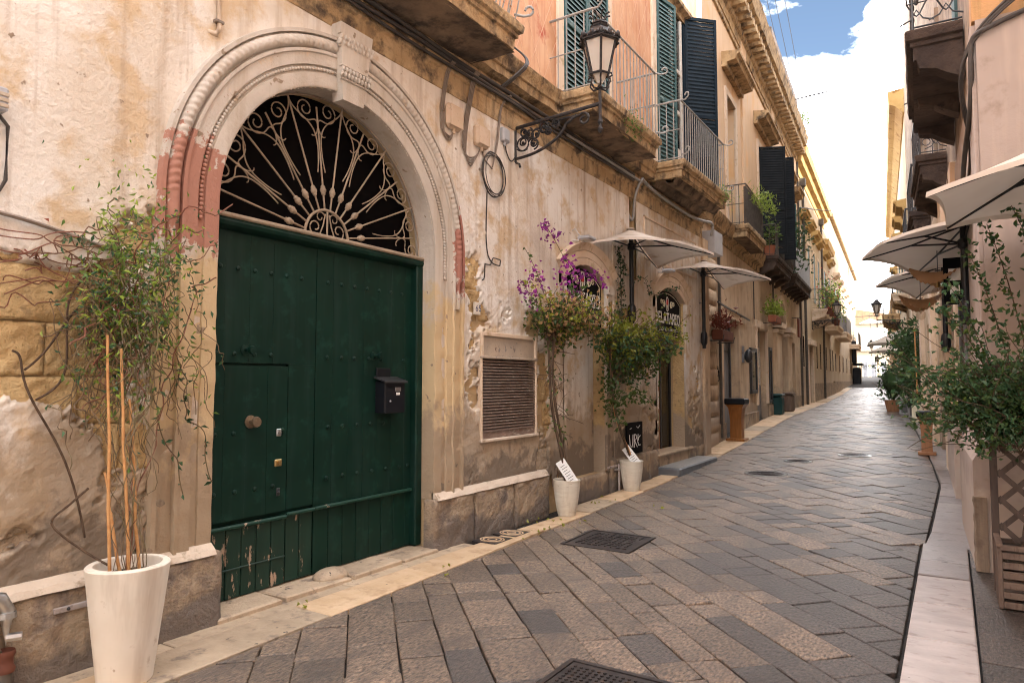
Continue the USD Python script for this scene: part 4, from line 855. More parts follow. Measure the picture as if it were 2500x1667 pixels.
    for q in range(12):
        a = q * math.pi / 6; r = .215 if q % 2 == 0 else .19
        cr.sphere((L + r * math.cos(a), r * math.sin(a), Z + .53), .03 if q % 2 else .03, 1, (.8, .8, 1.3)); cr.sphere((L + r * math.cos(a + .18), r * math.sin(a + .18), Z + .515), .02, 1); cr.sphere((L + r * math.cos(a - .18), r * math.sin(a - .18), Z + .515), .02, 1)
    P('crest', cr, 'iron', roof, sm=True)
    for q in range(8):
        a = q * math.pi / 4; P('finial', MB().tube([(L + .07 * math.cos(a), .07 * math.sin(a), Z + .71), (L + .06 * math.cos(a), .06 * math.sin(a), Z + .75), (L + .085 * math.cos(a), .085 * math.sin(a), Z + .79), (L + .12 * math.cos(a), .12 * math.sin(a), Z + .80)], [.009, .008, .008, .012], 5), 'iron', roof, sm=True)
    return t
wall_lantern((0.0, 6.60, 4.20), 1.10, 4.2, 'ornate black wall lantern with frosted panes on a scrolled bracket, nearest lamp')

def mailbox():
    t = thing('mailbox', 'black metal mailbox hung on the green gate', 'mailbox', (GX, 4.68, 1.3))
    b = part('body', MB().cbox((4.55, GX + .004, 1.31), (4.82, GX + .13, 1.60), .008).cbox((4.56, GX, 1.62), (4.74, GX + .02, 1.72)), 'black_box', t, WA)
    part('lid', MB().add([(4.535, GX + .004, 1.645), (4.835, GX + .004, 1.645), (4.835, GX + .15, 1.60), (4.535, GX + .15, 1.60), (4.535, GX + .004, 1.63), (4.835, GX + .004, 1.63), (4.835, GX + .15, 1.585), (4.535, GX + .15, 1.585)], [(0, 1, 2, 3), (4, 7, 6, 5), (0, 4, 5, 1), (1, 5, 6, 2), (2, 6, 7, 3), (3, 7, 4, 0)]), 'black_metal', t, WA)
    part('name_window', MB().cbox((4.685, GX + .128, 1.51), (4.76, GX + .134, 1.545), .002), 'steel', t, WA); part('label', MB().box((4.695, GX + .13, 1.475), (4.745, GX + .1325, 1.498)), 'paper', t, WA)
    part('lock', MB().sphere((4.62, GX + .13, 1.42), .010, 1), 'steel', t, WA)
mailbox()
t = thing('house_number', 'small white tile with the number 65 beside the gate', 'house number', (0, 5.84, 2.30))
part('tile', MB().cbox((5.79, .0, 2.30), (5.885, .03, 2.43), .003), 'tile_white', t, WA); text('65', 5.8375, .030, 2.335, .062, 'blue_ink', t, WA)
# boxes and cables under the cornice
for y0, y1, z0, z1, d, m, lab, chm in ((5.27, 5.52, 4.14, 4.40, .08, 'junction_box', 'tan round-cornered junction box under the cornice, next to the arch', .04), (5.76, 6.0, 4.10, 4.33, .08, 'junction_box', 'pinkish junction box under the cornice, above the coil of cable', .03), (6.28, 6.42, 4.30, 4.46, .06, 'cabinet', 'small grey plastic junction box just left of the lantern bracket', .012)):
    t = thing('junction_box', lab, 'junction box', (0, (y0 + y1) / 2, z0))
    part('box', MB().cbox((y0, -.01, z0), (y1, d, z1), chm), m, t, WA); part('lid', MB().cbox((y0 + .02, d - .004, z0 + .02), (y1 - .02, d + .006, z1 - .02), chm * .8), m, t, WA)
    part('gland', MB().tube([((y0 + y1) / 2, d * .5, z0 + .01), ((y0 + y1) / 2, d * .5, z0 - .04)], .016, 8), m, t, WA)
def cable(label, lst, m='cable', name='cable', group=None):
    t = thing(name, label, 'cable', (0.02, lst[0][0][0][0], lst[0][0][0][2]), group)
    for pts, r in lst:
        p = np.array(pts, float); n = max(12, len(p) * 6); tt = np.linspace(0, 1, len(p))
        from scipy.interpolate import PchipInterpolator
        q = PchipInterpolator(tt, p)(np.linspace(0, 1, n)); part('strand', MB().tube(q, r, 6), m, t, WA, smooth=True)
rc = np.random.default_rng(2)
for q, (zz, rr_) in enumerate(((4.80, .020), (4.86, .024), (4.755, .016))):
    cable(['thick brown cable running along the cornice, lowest of three', 'thickest brown cable running along the middle of the cornice', 'thin brown cable running along the cornice, the one nearest the band'][q], [([(1.0 + k * .9, .085 + .01 * math.sin(k * 2.1 + q), zz + .010 * math.sin(k * 1.7 + q * 2)) for k in range(11)], rr_)], 'dark_cable')
cable('bundle of cables bent down from the cornice into the tan junction box', [([(5.30 + .02 * k, .10, 4.80), (5.26 + .022 * k, .05, 4.70), (5.20 + .02 * k, .03, 4.30), (5.22 + .016 * k, .03, 4.10 - .018 * k), (5.33, .03, 4.06 - .02 * k), (5.39, .035, 4.12)], .008) for k in range(3)])
cable('bundle of cables hanging in a loop between the tan and the pinkish boxes', [([(5.68 + .022 * k, .12, 4.85), (5.66 + .022 * k, .05, 4.68), (5.58 + .02 * k, .03, 4.25), (5.55 + .02 * k, .03, 4.05 - .02 * k), (5.66 + .01 * k, .03, 3.94 - .028 * k), (5.78, .03, 3.98 - .01 * k), (5.86, .035, 4.08)], .0075) for k in range(4)])
cable('pair of thin cables coming down to the cable coil', [([(6.34 + .02 * k, .12, 4.82), (6.25 + .02 * k, .04, 4.66), (6.20 + .015 * k, .03, 4.30), (6.13, .03, 4.02), (6.10, .03, 3.95)], .008) for k in range(2)] + [([(5.92, .03, 4.08), (5.95, .03, 4.00), (6.05, .03, 3.95), (6.10, .03, 3.93)], .008)])
cable('black cables passing up over the cornice edge left of the lantern', [([(6.16 + .02 * k, .10, 4.86), (6.28 + .02 * k, .20, 5.0), (6.42 + .02 * k, .25, 5.16), (6.50 + .02 * k, .22, 5.28), (6.52, .02, 5.5)], .012) for k in range(3)], 'dark_cable')
cable('grey cable linking the small box to the lantern bracket', [([(6.35, .03, 4.30), (6.40, .03, 4.18), (6.48, .03, 4.12), (6.57, .03, 4.20), (6.60, .03, 4.40)], .008)], 'dark_cable')
cable('round coil of spare cable hanging on the wall under the boxes', [([(6.12 + .012 * math.sin(k * 2.3) + (.20 + .035 * math.sin(k * 1.7)) * math.sin(a), .03 + .006 * k * abs(math.cos(a / 2)), 3.87 - (.23 + .022 * math.cos(k * 2.9)) * math.cos(a)) for a in np.linspace(0, 6.28, 18)], .005) for k in range(6)], 'dark_cable', 'cable_coil')
cable('thin cable hanging down the wall to a small curl beside the gate', [([(6.02, .02, 3.70), (6.0, .02, 3.2), (6.03, .02, 2.98), (6.13, .03, 2.88), (6.22, .05, 2.87), (6.22, .06, 2.93), (6.10, .05, 2.94), (6.06, .03, 2.86), (5.98, .02, 2.86), (5.97, .02, 2.72), (5.93, .02, 2.68)], .007)], 'dark_cable')
cable('grey conduit along the cornice that drops into the wall joint by the first umbrella', [([(7.7, .11, 4.79), (9.0, .11, 4.80), (10.1, .11, 4.80), (10.25, .11, 4.80)], .020), ([(10.28, .12, 4.86), (10.16, .10, 4.74), (10.12, .04, 4.5), (10.10, .02, 4.2), (10.02, .02, 4.15), (9.98, -.02, 4.25)], .022), ([(10.25, .12, 4.86), (10.9, .12, 4.77), (12.4, .12, 4.74), (13.2, .12, 4.78), (13.9, .14, 4.86), (14.0, .16, 4.80), (14.0, .12, 4.60)], .028)], 'grey_rail', 'conduit')
t = thing('drain_stub', 'short pale pipe stub ending on the wall left of the arch', 'pipe', (0, 2.8, 4.0))
part('pipe', MB().tube([(2.735, .03, 4.62), (2.745, .03, 4.3), (2.765, .03, 4.03), (2.745, .02, 3.985), (2.70, .0, 3.985)], .018, 8), 'junction_box', t, WA, smooth=True); part('clip', MB().cbox((2.725, 0, 4.06), (2.79, .05, 4.08), .003), 'cable', t, WA)
t = thing('wall_unit', 'end of a white louvred wall unit at the left edge of the photo', 'wall unit', (0.1, 1.4, 3.0)); part('casing', MB().cbox((1.15, .0, 3.0), (1.52, .10, 3.13), .01), 'cabinet', t, WA)
for q in range(3): part('louvre', MB().cbox((1.15, .10, 3.02 + .03 * q), (1.52, .106, 3.04 + .03 * q), .002), 'vent_panel', t, WA)
part('hose', MB().tube([(1.50, .03, 3.0), (1.545, .03, 2.95), (1.545, .03, 2.66), (1.52, .03, 2.60), (1.40, .03, 2.58)], .010, 6), 'dark_cable', t, WA, smooth=True)
t = thing('gas_pipe', 'grey gas pipe with a red-brown joint at the bottom left corner', 'pipe', (.12, 1.6, 0))
part('pipe', MB().tube([(1.40, .10, .50), (1.50, .11, .52), (1.57, .12, .50), (1.60, .12, .44), (1.60, .12, .26)], .036, 12), 'steel', t, WA, smooth=True); part('joint', MB().lathe([(.042, 0), (.046, .02), (.036, .04), (.036, .07), (.046, .09), (.042, .11)], (0, 0, 0), 14), 'dark_terracotta', t, Fr((.12, 1.60, .13), 0), smooth=40)
part('lower_pipe', MB().tube([(1.60, .12, .15), (1.60, .12, -.02)], .034, 12), 'dark_rail', t, WA, smooth=True); part('valve', MB().tube([(1.60, .12, .30), (1.66, .15, .30)], .022, 8), 'steel', t, WA); part('collar', MB().tube([(1.60, .12, .43), (1.60, .12, .40)], .042, 12), 'steel', t, WA)
for y, z, lab in ((1.96, .36, 'flat pale metal clamp on the plinth left of the big planter'), (9.05, .38, 'flat pale metal clamp on the pier left of the second glazed pot')):
    t = thing('wall_clamp', lab, 'clamp', (.1, y, z)); part('strap', MB().cbox((y - .13, .08, z - .015), (y + .2, .10, z + .015), .003), 'kerb_pale', t, WA); part('bolt', MB().sphere((y - .06, .10, z), .010, 1), 'black_metal', t, WA)
t = thing('ground_pipe', 'thin white pipe standing on the kerb behind the second glazed pot', 'pipe', (.1, 9.28, 0)); part('pipe', MB().tube([(9.28, .10, .02), (9.28, .10, .40)], .016, 8), 'kerb_pale', t, WA); part('clip', MB().cbox((9.25, .03, .30), (9.31, .12, .33)), 'kerb_pale', t, WA)
# floodlights
def flood(y, n, z, label):
    t = thing('floodlight', label, 'floodlight', (n, y, z))
    part('bracket', MB().tube([(y - .16, .0, z + .10), (y - .15, .05, z + .13), (y - .10, .10, z + .03)], .009, 5).tube([(y - .16, .0, z - .02), (y - .12, .08, z - .03), (y - .10, .10, z + .02)], .009, 5), 'steel', t, WA)
    part('housing', MB().cbox((y - .12, .06, z - .015), (y + .10, .24, z + .035), .014), 'cabinet', t, WA); part('glass', MB().box((y - .10, .08, z - .019), (y + .08, .22, z - .014)), 'paper', t, WA)
flood(8.18, .15, 3.50, 'white floodlight on the wall above the first gelato sign'); flood(11.35, .15, 3.50, 'white floodlight on the wall above the shop doorway')
t = thing('intercom', 'small white intercom panel left of the shop doorway', 'intercom', (0, 10.42, 1.6)); part('plate', MB().cbox((10.35, .0, 1.66), (10.52, .025, 1.80), .004), 'tile_white', t, WA); part('buttons', MB().box((10.40, .025, 1.69), (10.47, .028, 1.75)), 'black_metal', t, WA)
t = thing('chalkboard', 'small black chalkboard with white scribbled writing, standing on the plinth ledge', 'chalkboard', (.06, 9.95, .5))
part('board', MB().cbox((9.62, .055, .49), (10.26, .075, .97), .004), 'sign_black', t, WA)
def stroke(pts, r=.007): part('chalk_stroke', MB().tube([(9.62 + .64 * a, .077, .49 + .48 * b) for a, b in pts], r, 4), 'paper', t, WA)
stroke([(.16, .62), (.2, .3), (.3, .22), (.36, .35), (.38, .62)]); stroke([(.44, .2), (.46, .62), (.56, .6), (.6, .48), (.48, .42), (.64, .2)]); stroke([(.70, .60), (.66, .4), (.72, .25), (.84, .25)]); stroke([(.84, .55), (.74, .5), (.70, .4)]); stroke([(.60, .86), (.70, .80), (.82, .88)], .005); stroke([(.2, .8), (.32, .83)], .005)
t = thing('metal_step', 'grey ribbed metal step on the paving in front of the shop doorway', 'step', (.22, 11.9, 0))
part('body', MB().cbox((11.0, .02, .02), (13.15, .42, .165), .02), 'chrome_step', t, WA)
for q in range(11): part('tread_strip', MB().cbox((11.04, .045 + q * .033, .163), (13.12, .06 + q * .033, .171), .003), 'steel', t, WA)
m = MB()
for y in np.arange(11.1, 13.1, .05): m.box((y, .418, .04), (y + .02, .426, .15))
part('front_ribs', m, 'chrome_step', t, WA, kind='stuff')

# wall umbrellas: rim points, apex, mast on the wall
def umbrella(label, rim, apex, mast, m, group=None, hub_drop=.28):
    t = thing('wall_umbrella', label, 'umbrella', mast[0], group)
    rim = [np.asarray(p, float) for p in rim]; apex = np.asarray(apex, float); P = []
    for a, b in zip(rim[:-1], rim[1:]):
        for q in np.linspace(0, 1, 9)[:-1]: P.append(a + (b - a) * q + (np.array([0, 0, .035]) + .04 * ((a + b) / 2 * 0 + (apex - (a + b) / 2)) ) * 4 * q * (1 - q))
    P.append(rim[-1]); P = np.array(P); L = []
    for q in np.linspace(0, 1, 7): X = apex + (P - apex) * q; X[:, 2] -= .05 * 4 * q * (1 - q) * .6; L.append(X)
    G = np.stack(L); lip = P + (P - apex) / np.linalg.norm(P - apex, axis=1)[:, None] * .006 - [0, 0, .035]
    part('canopy', MB().grid(np.concatenate([G, lip[None]])), m, t, smooth=50)
    part('seam_cap', MB().sphere(apex + [0, 0, .0], .07, 1, (1, 1, .3)), m, t, smooth=True)
    hub = np.array([mast[0][0], mast[0][1], apex[2] - hub_drop])
    for p in rim:
        d = p - apex; e = p - [0, 0, .03] - d * .01
        s = apex + d * .03 - [0, 0, .07]
        mid = apex + d * .5 - [0, 0, .075]
        part('rib', MB().tube([s, mid, e], [.011, .011, .008], 5), 'black_arm', t); part('strut', MB().tube([hub, mid], .012, 5), 'black_arm', t)
    a, b = np.asarray(mast[0], float), np.asarray(mast[1], float)
    part('mast', MB().tube([a, b], .035, 10), 'black_arm', t, smooth=40); part('hub', MB().lathe([(.035, -.06), (.06, -.04), (.06, .04), (.035, .06)], hub, 12), 'black_arm', t, smooth=40)
    g = a + (b - a) * .12; part('crank_box', MB().lathe([(.04, -.15), (.065, -.10), (.07, 0), (.06, .09), (.04, .12)], g, 12), 'black_arm', t, smooth=40)
    wx = -.10 if mast[0][0] < 2 else .10
    for q in (.08, .52, .92):
        c = a + (b - a) * q; part('wall_bracket', MB().tube([c, c + [wx, 0, 0]], .016, 6), 'steel', t)
    return t
umbrella('weathered beige half umbrella on the wall between the two gelato signs', [(.03, 8.57, 3.56), (.96, 9.0, 3.56), (1.24, 10.28, 3.54), (.04, 11.1, 3.55)], (.10, 9.8, 3.95), ((.12, 9.77, 2.48), (.12, 9.77, 3.93)), 'canvas', 'half umbrellas on the left wall')
umbrella('weathered beige half umbrella on the wall right of the shop doorway', [(.0, 11.98, 3.66), (.94, 12.5, 3.66), (1.22, 14.3, 3.66), (.03, 15.2, 3.66)], (.10, 13.55, 4.02), ((.10, 13.48, 2.25), (.10, 13.48, 4.0)), 'canvas', 'half umbrellas on the left wall')

# ---- pots
def pot(label, c, prof, m, soil_z, soil_r, name='planter'):
    t = thing(name, label, 'flower pot', (*c, gz(c[1]))); part('body', MB().lathe(prof, (*c, gz(c[1])), 36), m, t, smooth=40)
    r = np.random.default_rng(1); a = np.linspace(0, 2 * math.pi, 17); rad = np.linspace(0, 1, 6)
    G = np.stack([np.stack([c[0] + soil_r * q * np.cos(a), c[1] + soil_r * q * np.sin(a), gz(c[1]) + soil_z + r.normal(0, .006, 17)], 1) for q in rad]); part('soil', MB().grid(G), 'soil', t); return t
pot('tall tapered cream planter holding the jasmine left of the gate', (.42, 2.045), [(.001, .0), (.128, .0), (.135, .012), (.205, .60), (.206, .612), (.198, .62), (.168, .62), (.163, .61), (.155, .52), (.12, .45)], 'pot_white', .555, .158)
GP = [(.001, 0), (.098, 0), (.106, .015), (.125, .10), (.145, .22), (.158, .34), (.160, .405), (.164, .41), (.164, .425), (.158, .43), (.148, .425), (.144, .36)]
pot('cream glazed pot of the bougainvillea, nearer of the two small pots', (.29, 7.31), GP, 'pot_glaze', .385, .146)
pot('cream glazed pot of the leafy climber, farther of the two small pots', (.25, 9.38), [(r * 1.04, z * 1.03) for r, z in GP], 'pot_glaze', .395, .15)
for c, lab, a in (((.33, 7.36), 'white printed price card stuck in the nearer glazed pot', .50), ((.30, 9.42), 'white printed price card stuck in the farther glazed pot', .56)):
    t = thing('price_card', lab, 'card', (*c, .40)); w3 = np.array([.84, .54, 0]); u2 = -w3 * a + np.array([-.1, .12, .8]); u2 /= np.linalg.norm(u2); r_ = w3 * .8 + np.array([0, 0, a]); r_ -= u2 * (r_ @ u2); r_ /= np.linalg.norm(r_); nn = np.cross(r_, u2); o = np.array([c[0] + .06, c[1] - .06, .40]) 
    Mx = lambda v: o + v[:, :1] * r_ + v[:, 1:2] * u2 + v[:, 2:] * nn
    def PP(nm, x0, y0, x1, y1, n, m):
        v, f = MB().box((x0, y0, n), (x1, y1, n + .0015)).get(); part(nm, (Mx(v), f), m, t)
    PP('card', -.06, -.03, .06, .30, 0, 'paper')
    for q in range(7): PP('print_line', -.035, .035 + q * .032, .02 + .02 * (q % 2), .041 + q * .032, .0008, 'ink'); PP('print_line', -.035, .035 + q * .032, .02 + .02 * (q % 2), .041 + q * .032, -.0012, 'ink')

# ---- plants
def leaves(P, D, size, rs, fold=.35, aspect=.45):
    """P points, D directions; folded kite leaves"""
    n = len(P); D = D / (np.linalg.norm(D, axis=1, keepdims=True) + 1e-9); R = rs.normal(size=(n, 3)); S = np.cross(D, R); S /= np.linalg.norm(S, axis=1, keepdims=True) + 1e-9; N = np.cross(S, D)
    L = size * rs.uniform(.6, 1.25, n)[:, None]; w = L * aspect
    b, t = P, P + D * L - N * L * .12; m = P + D * L * .45
    l, r = m + S * w * .5 + N * w * fold, m - S * w * .5 + N * w * fold
    V = np.stack([b, l, t, r], 1).reshape(-1, 3); i = np.arange(n)[:, None] * 4
    return V, np.vstack([i + [[0, 1, 2]], i + [[0, 2, 3]]])
def spline(p, n):
    from scipy.interpolate import CubicSpline
    p = np.asarray(p, float); return CubicSpline(np.linspace(0, 1, len(p)), p, bc_type='natural')(np.linspace(0, 1, n))
def wander(p0, p1, rs, n=14, amp=.08):
    t = np.linspace(0, 1, n)[:, None]; p = np.asarray(p0) + (np.asarray(p1) - p0) * t; w = np.cumsum(rs.normal(0, amp, (n, 3)), 0) / math.sqrt(n); w -= w[-1] * t; return p + w * np.sin(math.pi * t) ** .5
def leafy(parent, name, pts, size, m, rs, aspect=.45, spread=.9, down=.2):
    P = np.asarray(pts); D = rs.normal(0, spread, P.shape) + [.25, 0, -down]; v, f = leaves(P, D, size, rs, aspect=aspect); return part(name, (v, f), m, parent, kind=None)
rs = np.random.default_rng(5)
J = thing('climbing_jasmine', 'thin-stemmed green jasmine climbing bamboo canes from the tall planter up the wall', 'plant', (.42, 2.045, .55))
for b, tp in (((.38, 1.97, .54), (.35, 1.93, 1.85)), ((.42, 2.05, .54), (.36, 2.0, 1.78)), ((.40, 2.12, .54), (.33, 2.07, 1.50)), ((.38, 2.03, .54), (.25, 1.99, 1.1))):
    part('cane', MB().tube(wander(b, tp, rs, 8, .012), np.linspace(.0095, .007, 8), 7), 'cane', J, smooth=True)
sm, rm, lf1, lf2, lf3 = MB(), MB(), [], [], []
for k in range(62):
    b = np.array([.42 + rs.normal(0, .05), 2.045 + rs.normal(0, .05), .55]) if k % 5 == 0 else np.array([rs.uniform(.15, .35), rs.normal(2.0, .08), rs.uniform(1.25, 1.9)]); tp = np.array([rs.uniform(.08, .34), rs.normal(2.12, .17), rs.uniform(1.9, 2.58)])
    p = wander(b, tp, rs, 22, .13); p[:, 0] = np.clip(p[:, 0], .06, .6)
    e = p[-1]; q = wander(e, e + [rs.uniform(-.05, .12), rs.normal(.10, .16), rs.uniform(-1.1, -.1)], rs, 16, .13) if k % 2 else wander(e, e + [rs.uniform(-.03, .1), rs.normal(.0, .2), rs.uniform(-.25, .2)], rs, 10, .08)
    q[:, 0] = np.clip(q[:, 0], .06, .5); p = np.vstack([p, q[1:]]); (rm if k % 6 == 0 else sm).tube(spline(p, len(p) * 2), .0026 if k % 4 else .004, 4)
    s = spline(p, 160); s = s[s[:, 2] > 1.15]; top = np.clip((s[:, 2] - 1.2) / 1.0, .04, 1); keep = s[rs.uniform(size=len(s)) < .24 * top]; keep = keep + rs.normal(0, .018, keep.shape); (lf1 if k % 3 == 1 else lf2 if k % 3 == 0 else lf3).append(keep)
core = np.c_[rs.uniform(.1, .42, 1700), rs.normal(2.15, .16, 1700), 2.28 + rs.normal(0, .24, 1700)]; lf1.append(core[:190]); lf2.append(core[700:820] + [-.03, .05, -.12]); lf3.append(core[1150:1330] + [0, -.02, .10])
part('stems', sm, 'vine_stem', J); part('stems', rm, 'red_stem', J)
leafy(J, 'foliage', np.vstack(lf1), .046, 'leaf_jasmine', rs, .36); leafy(J, 'foliage', np.vstack(lf2), .044, 'leaf_dark', rs, .40); leafy(J, 'foliage', np.vstack(lf3), .044, 'leaf_light', rs, .34)
for y, z0, z1, nn in ((2.72, 1.75, .95, 26), (2.52, 1.9, .9, 20)):
    p = wander((.12, y - .25, z0), (.14, y, z1), rs, 12, .08); part('tendril', MB().tube(spline(p, 30), .004, 4), 'vine_stem', J); q = spline(p, 60); leafy(J, 'tendril_leaves', q[rs.integers(8, 60, nn)], .05, 'leaf_dark', rs, .42)
V = thing('bare_vine', 'bare reddish vine runners spreading left from the jasmine across the peeling wall', 'vine', (.06, 1.9, 1.2))
for k in range(14):
    a = np.array([.08, rs.uniform(1.9, 2.1), rs.uniform(2.1, 2.45)]); b = np.array([.05, rs.uniform(1.2, 1.75), rs.uniform(1.95, 2.50)]); part('runner', MB().tube(spline(wander(a, b, rs, 10, .12), 30), .0035, 4), 'red_stem', V)
for pts in ([(.06, 1.99, .72), (.05, 1.93, 1.0), (.05, 1.82, 1.28), (.05, 1.68, 1.55), (.05, 1.64, 1.72), (.05, 1.60, 1.76)], [(.05, 1.72, 1.50), (.05, 1.86, 1.66), (.05, 1.86, 2.0), (.05, 1.95, 2.2)], [(.05, 1.66, 1.66), (.05, 1.78, 1.8), (.05, 1.92, 2.02), (.05, 2.0, 1.95)], [(.10, 1.98, 1.0), (.12, 1.84, .9), (.12, 1.80, .82), (.2, 1.92, .68), (.3, 2.0, .60)]): part('branch', MB().tube(spline(pts, 30), .0065, 5), 'bark', V, smooth=True)
leafy(V, 'red_leaves', np.array([[.12, 1.72, 2.46], [.1, 1.62, 2.3], [.1, 1.78, 2.22]]), .06, 'red_leaf', rs)
t = thing('wall_wire', 'old pale cable stretched across the wall above the jasmine', 'cable', (.03, 1.6, 2.4)); part('wire', MB().tube(spline([(1.0, .03, 2.52), (1.55, .03, 2.48), (1.85, .03, 2.43), (2.2, .03, 2.36)], 20), .012, 6), 'cable', t, WA)

Bv = thing('bougainvillea', 'bougainvillea with purple flower sprays and half-dry leaves growing from the nearer glazed pot', 'plant', (.29, 7.31, .38))
for k in range(5):
    o = rs.normal(0, .018, 2); part('trunk_strand', MB().tube(spline([(.29 + o[0], 7.33 + o[1], .37), (.24 + o[1], 7.28 + o[0], .77), (.2 + o[0], 7.17 + o[1], 1.26), (.19 + o[1], 7.11 + o[0], 1.75), (.22 + o[0] * 2, 7.06 + o[1] * 2, 2.25)], 30), np.linspace(.014, .010, 30), 6), 'bark', Bv, smooth=True)
dry, mid, brt = [], [], []
for k in range(95):
    a = np.array([.2, 7.07, rs.uniform(2.0, 2.3)]); b = np.array([rs.uniform(.05, .55), np.clip(rs.normal(7.55, .58), 6.45, 8.7), np.clip(rs.normal(2.50, .13), 2.2, 2.8)])
    p = spline(wander(a, b, rs, 9, .10), 24); part('twig', MB().tube(p, .004, 4), 'bark', Bv)
    q = np.repeat(p[5:], 2, 0) + rs.normal(0, .055, (38, 3)); q[:, 0] = np.clip(q[:, 0], .05, .8); n = rs.integers(20, 38); q = q[rs.permutation(38)[:n]]; [dry, mid, dry, brt, mid][k % 5].append(q)
for s, m, sz, nm in ((dry, 'leaf_dry', .055, 'dry_leaves'), (mid, 'leaf_mid', .060, 'green_leaves'), (brt, 'leaf_bright', .056, 'pale_leaves')): leafy(Bv, nm, np.vstack(s), sz, m, rs, .62, .9, .35)
trk = spline([(.22, 7.26, .9), (.2, 7.10, 2.1)], 40); leafy(Bv, 'trunk_leaves', trk[rs.integers(0, 40, 60)] + rs.normal(0, .06, (60, 3)), .06, 'leaf_mid', rs, .6)
for k in range(34): a = trk[rs.integers(0, 40)]; part('bare_twig', MB().tube(wander(a, a + rs.normal(0, .13, 3) + [.05, 0, .02], rs, 5, .03), .003, 4), 'bark', Bv)
def shoot(a, b, at, nf):
    p = spline(wander(a, b, rs, 6, .03), 26); part('flower_shoot', MB().tube(p, np.linspace(.006, .003, 26), 5), 'vine_stem', Bv); leafy(Bv, 'shoot_leaves', p[rs.integers(3, 26, 22)], .045, 'leaf_mid', rs, .5)
    for u in at:
        c = p[int(u * 25)]; leafy(Bv, 'blossom', c + rs.normal(0, .052, (nf, 3)) * [1, 1.1, .9], .058, 'petal', rs, .8, 1., 0)
shoot((.22, 8.1, 2.6), (.2, 6.95, 3.47), (.97, .88, .80), 16); shoot((.22, 7.15, 2.35), (.22, 6.46, 3.10), (.72, .55), 14); shoot((.22, 7.0, 2.3), (.22, 6.42, 2.72), (.80, .95, .65), 12)
for c in ((.22, 7.50, 3.12), (.24, 7.42, 3.0), (.22, 7.45, 2.86), (.24, 7.5, 2.74), (.2, 8.2, 3.02), (.2, 8.5, 3.0), (.22, 7.85, 2.95)): leafy(Bv, 'blossom', np.array(c) + rs.normal(0, .055, (20, 3)), .058, 'petal', rs, .8, 1., 0)
for a, b in (((.25, 7.5, 2.1), (.3, 7.45, 2.92)), ((.25, 8.0, 2.1), (.26, 8.3, 2.85))): part('flower_shoot', MB().tube(spline(wander(a, b, rs, 6, .04), 20), .0045, 4), 'vine_stem', Bv)

Cl = thing('leafy_climber', 'bushy yellow-green climber growing from the farther glazed pot', 'plant', (.25, 9.38, .4))
for k in range(3): o = rs.normal(0, .012, 2); part('trunk_strand', MB().tube(spline([(.26 + o[0], 9.42 + o[1], .40), (.23, 9.22 + o[0], .70), (.22 + o[1], 8.94, 1.14), (.21, 8.78 + o[0], 1.77), (.22, 8.74, 2.3)], 26), np.linspace(.016, .010, 26), 6), 'cane' if k == 0 else 'bark', Cl, smooth=True)
A1, A2, A3 = [], [], []
for k in range(125):
    a = np.array([.2, 8.82, rs.uniform(1.5, 2.2)]); z = np.clip(rs.normal(2.26, .24), 1.6, 2.68); b = np.array([rs.uniform(.05, .62), np.clip(rs.normal(9.75, .78), 8.35, 11.1), z])
    p = spline(wander(a, b, rs, 9, .09), 24); part('twig', MB().tube(p, .004, 4), 'bark', Cl)
    q = np.repeat(p[6:], 2, 0) + rs.normal(0, .065, (36, 3)); q[:, 0] = np.clip(q[:, 0], .05, .85); (A1 if z + rs.normal(0, .15) > 2.25 else A2 if k % 3 else A3).append(q[rs.permutation(36)[:rs.integers(18, 34)]])  # brighter leaf colour towards the top carries the backlight
col = spline([(.21, 8.98, 1.05), (.2, 8.80, 1.5), (.2, 8.8, 2.1)], 60); A2.append(col[rs.integers(0, 60, 260)] + rs.normal(0, .085, (260, 3))); br = spline([(.2, 8.83, 1.32), (.4, 9.2, 1.42), (.45, 9.65, 1.30)], 40); part('side_branch', MB().tube(br, .005, 5), 'bark', Cl); A2.append(br[rs.integers(5, 40, 90)] + rs.normal(0, .045, (90, 3)))
for s, m in ((A1, 'leaf_bright'), (A2, 'leaf_mid'), (A3, 'leaf_dark')): leafy(Cl, 'foliage', np.vstack(s), .072, m, rs, .62, .9, .4)
Hv = thing('hanging_vine', 'thin dark ivy strands climbing the wall beside the first umbrella mast', 'vine', (.06, 9.5, 2.4))
for y0, y1, z1 in ((9.42, 9.40, 3.62), (9.50, 9.45, 3.60), (9.55, 9.66, 3.5)):
    p = spline(wander((.06, y0, 2.2), (.06, y1, z1), rs, 8, .03), 50); part('strand', MB().tube(p, .004, 4), 'bark', Hv); leafy(Hv, 'ivy_leaves', p[rs.integers(0, 50, 95)] + rs.normal(0, .02, (95, 3)), .05, 'leaf_dark', rs, .6)
p = spline([(.10, 9.85, 3.15), (.16, 10.2, 3.22), (.10, 10.6, 3.05), (.10, 11.3, 3.12), (.12, 11.9, 3.3)], 50); part('strand', MB().tube(p, .004, 4), 'bark', Hv); leafy(Hv, 'ivy_leaves', p[rs.integers(0, 50, 70)] + rs.normal(0, .03, (70, 3)), .055, 'leaf_dark', rs, .6)
fallen = np.array([(.42, 5.9), (.36, 6.3), (.5, 6.45), (.58, 6.3), (.25, 6.6), (.48, 6.75), (.62, 6.7), (.35, 6.95), (.2, 6.9), (.55, 7.0), (.3, 8.1), (.2, 8.3), (.35, 8.45), (.15, 8.6), (1.0, 8.2), (.6, 4.55), (.62, 4.62), (.30, 3.35), (.32, 3.31), (.05, 4.9)])
